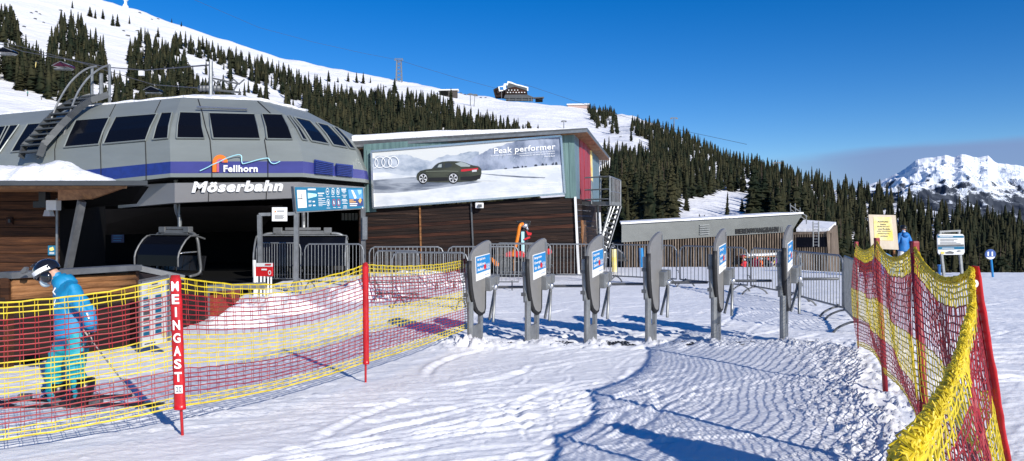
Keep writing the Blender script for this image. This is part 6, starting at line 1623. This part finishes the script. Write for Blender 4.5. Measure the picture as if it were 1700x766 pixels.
def small_box(name, label, cat, x0, y0, x1, y1, dpt, mt_, roof=True, thick=5):
    q_ = onhill((x0+x1)/2, y1); Y = q_.y-2; t = thing(name, label, cat, q_)
    m = MB(); m.prism([P(x0+1,y0+1.5,Y),P(x1-1,y0+1.5,Y),P(x1-1,y1+2,Y),P(x0+1,y1+2,Y)], Vector((0,thick,0))); m.build('walls', mt_, t)
    m = MB(); m.prism([P(x0-1,y0+.6,Y-1),P(x1+1,y0,Y-1),P(x1+1,y0+2,Y-1),P(x0-1,y0+2.4,Y-1)], Vector((0,thick+2,0))); m.build('roof', M['white'] if roof else M['dark_grey'], t)
    m = MB(); m.poly([P(x0+3,y0+4,Y-.3),P((x0+x1)/2,y0+4,Y-.3),P((x0+x1)/2,y1-2,Y-.3),P(x0+3,y1-2,Y-.3)]); m.build('opening', M['black'], t)
small_box('hill_station', 'small grey lift hut on the white ridge left of the restaurant', 'lift station', 728,148,760,161,0,M['soffit_in'])
small_box('ridge_terrace', 'long low pinkish wall on the ridge right of the restaurant', 'wall', 942,172,978,178,0,mat('pinkish boards', (0.42,0.30,0.27), .7), True, 3)
small_box('ridge_shed', 'tiny dark shed just right of the ridge restaurant', 'shed', 888,161,902,167,0,M['black'], False, 3)
def lattice(name, label, x, ytop, ybot, wpx, Y=None, mt_=None, arms=()):
    q_ = onhill(x, ybot); Y = q_.y; t = thing(name, label, 'lift tower', q_); mt_ = mt_ or M['steel']; m = MB(); r_ = .16*Y/600*wpx/7
    a0, a1 = P(x-wpx/2,ybot+2,Y), P(x+wpx/2,ybot+2,Y); b0, b1 = P(x-wpx*.35,ytop,Y), P(x+wpx*.35,ytop,Y)
    for p_, q2 in ((a0,b0),(a1,b1)): 
        for dy in (0, 3): m.tube([p_+Vector((0,dy,0)), q2+Vector((0,dy*.7,0))], r_*1.6, 5)
    for k_ in range(6): m.tube([a0.lerp(b0,k_/6), a1.lerp(b1,(k_+1)/6)], r_, 4); m.tube([a1.lerp(b1,k_/6), a0.lerp(b0,(k_+1)/6)], r_, 4)
    m.build('lattice', mt_, t)
    m = MB(); c_ = (b0+b1)/2; m.box(c_, (wpx*1.5*Y/F_PX, 1.2, .5)); m.box(c_+Vector((0,0,1.2)), (wpx*1.2*Y/F_PX, .5, .3)); 
    for s_ in (-1,1): m.box(c_+Vector((s_*wpx*.6*Y/F_PX,0,.6)), (.5,.8,1.5))
    m.build('crossarm', mt_, t); return t
lattice('cable_car_tower', 'tall lattice cable car tower on the ridge against the sky', 662, 100, 136, 10, mt_=M['steel'])
def tpole(label, x, ytop, ybot, w_, mt_=None, Y=None, lean=0):
    q_ = onhill(x, ybot) if Y is None else P(x, ybot, Y); Y = q_.y; t = thing('lift_pylon', label, 'lift pylon', q_); s_ = Y/F_PX
    m = MB(); m.tube([P(x,ybot+2,Y), P(x+lean,ytop,Y)], .9*s_, 7, r2=.6*s_); m.build('mast', mt_ or M['steel'], t)
    m = MB(); m.box(P(x+lean,ytop,Y), (w_*s_, .6*s_*2, 1.2*s_)); m.box(P(x+lean-w_/2,ytop+1,Y), (3.4*s_,s_,2.2*s_)); m.box(P(x+lean+w_/2,ytop+1,Y), (3.4*s_,s_,2.2*s_)); m.build('crossarm', M['steel_dk'], t); return t
tpole('yellowish lift pylon standing left of the ladder rails above the silver station', 54, 103, 140, 9, M['yellow_p'], lean=6)
tpole('left pylon of the thin pair just right of the ridge hut', 781, 156, 176, 4); tpole('right pylon of the thin pair just right of the ridge hut', 787, 157, 177, 5, lean=1.5)
tpole('lift pylon with crossarm standing above the advert building roof', 936, 201, 214, 6)
tpole('pale lift pylon with crossarm rising out of the forest above the low station', 1290, 270, 300, 10)
tpole('lift pylon on the crest of the forested ridge', 1119, 196, 214, 9)
t = thing('station_mast', 'grey steel mast with lift machinery behind the roof of the silver station', 'mast', P(350,168,33))
m = MB(); m.tube([P(350,102,33), P(350,168,33)], .09, 8); m.build('post', M['steel'], t)
m = MB(); 
for k_ in range(6): x = 352+k_*9; m.tube([P(x,132+k_%2*8,35), P(x+9,132+(k_+1)%2*8,35)], .035, 5)
m.tube([P(352,130,35), P(398,140,35)], .04, 5); m.tube([P(330,147,35), P(400,154,35)], .05, 5); m.tube([P(395,138,35), P(385,155,35)], .04, 5)
for k_ in range(6): m.sphere(P(333+k_*6,147,35), .15, 0, 8, 6)
m.build('machinery', M['steel_dk'], t)
def far_chair(label, x, y, Y, wpx, cable_y, red_=False):
    s_ = Y/F_PX; t = thing('far_lift_chair', label, 'lift chair', P(x,y+5,Y), 0, 'bubble chairs hanging over the slope')
    w_ = wpx*s_
    m = MB(); m.tube([P(x+1,cable_y,Y), P(x+2,y-9*wpx/27,Y)], .8*s_*wpx/27, 6); m.build('hanger', M['steel_dk'], t)
    m = MB(); c_ = P(x,y,Y); pr = [(-.5,.02),(-.42,.16),(-.2,.24),(.2,.20),(.46,.08),(.5,-.05),(.2,-.02),(-.3,.0)]
    m.prism([c_+Vector((a_*w_,-.5,b_*w_)) for a_, b_ in pr], Vector((0,1.0,0))); m.build('bubble', M['glass'] if not red_ else mat('dark red bubble', (.06,.01,.02), .15), t, bevel=.06)
    m = MB(); m.box(c_+Vector((0,0,-.10*w_)), (w_*.95,.5,.05*w_)); m.tube([c_+Vector((-.5*w_,0,-.14*w_)), c_+Vector((.5*w_,0,-.17*w_))], .02*w_, 5); m.tube([c_+Vector((-.5*w_,-.5,.02*w_)), c_+Vector((0,-.55,.26*w_)), c_+Vector((.48*w_,-.5,.06*w_))], .022*w_, 5); m.build('seat', M['steel'], t)
far_chair('dark bubble chair hanging at the far left edge above the slope', 12, 88, 70, 28, 72)
far_chair('reddish bubble chair hanging left of the curved ladder rails', 106, 112, 70, 30, 97, True)
far_chair('bubble chair hanging just above the silver station roof, left of the mast', 255, 152, 66, 26, 140)
m = MB(); m.box(P(235,122,50), (.32,.2,.32)); m.thing('cable_marker', M['white'], 'small white square marker on the lift cable above the station', 'marker')
def cable(label, pts, r_):
    m = MB(); m.tube([Vector(p) for p in pts], r_, 4); m.thing('lift_cable', M['rope'], label, 'cable')
cable('haul rope running from the far left down to the station mast', [P(-60,55,80),P(40,86,72),P(106,98,66),P(180,112,56),P(240,117,48),P(350,108,33)], .035)
cable('second haul rope below the first one at left, carrying the chairs', [P(-60,62,86),P(12,72,74),P(120,100,68),P(255,141,60),P(352,148,36)], .03)
cable('thin cable sagging from the lattice tower towards the restaurant', [P(662,100,560),P(700,112,560),P(760,130,560),P(820,146,560),P(900,166,560)], .10)
cable('thin cable rising from the lattice tower out of the picture at upper left', [P(662,100,560),P(600,88,540),P(520,70,520),P(430,46,500),P(300,-10,470)], .08)
cable('thin cable sagging from the restaurant down to the forest crest', [P(870,140,520),P(960,170,500),P(1040,195,470),P(1119,214,430),P(1240,240,380)], .09)
GC = thing('summit_station', 'tiny snow covered tower on the skyline at upper left', 'tower', onhill(208,12))
Yg = GC.location.y-.5; m = MB(); m.prism([P(203,14,Yg),P(204,9,Yg),P(206,6,Yg),P(206.5,1,Yg),P(204,0,Yg),P(205,-2,Yg),P(210,-2,Yg),P(211,0,Yg),P(208.5,2,Yg),P(209,7,Yg),P(211.5,10,Yg),P(211.5,14,Yg)], Vector((0,2,0))); m.build('snowy_tower', M['white'], GC)
m = MB(); m.prism([P(205,15,Yg-.2),P(211,15,Yg-.2),P(211.5,19,Yg-.2),P(206,18,Yg-.2)], Vector((0,2,0))); m.build('base', M['dark_grey'], GC)
# bushes and rocks breaking through the upper slopes
rk = random.Random(8)
spots = [(60,20),(66,24),(58,32),(72,38),(40,45),(52,22),(100,18),(228,52),(205,52),(212,60),(262,32),(232,22),(252,33),(640,145),(772,158),(778,156),(790,160),(765,154),(753,150),(745,149),(1020,210),(1030,228),(798,163),(806,163)]
me_r = None
for i, (x, y) in enumerate(spots):
    q_ = onhill(x, y); Yq = q_.y; s_ = Yq/F_PX*rk.uniform(2.2,4.5)
    m = MB(); n_ = 9
    m.sphere((0,0,0), (s_,s_*.7,s_*.5), 0, 9, 6); m.v = [(v[0]*rk.uniform(.7,1.25), v[1], v[2]*rk.uniform(.6,1.3)) for v in m.v]
    o = m.build('rock', M['dark_grey'], None, world=False); o.location = q_; tag(o, 'small dark rock poking through the snow on the '+('left mountain slope' if x < 300 else 'right hand ridge slope' if x > 1000 else 'middle ridge'), 'rock', 'rocks on the left slope' if x < 300 else 'rocks on the right slope' if x > 1000 else 'rocks on the middle ridge')
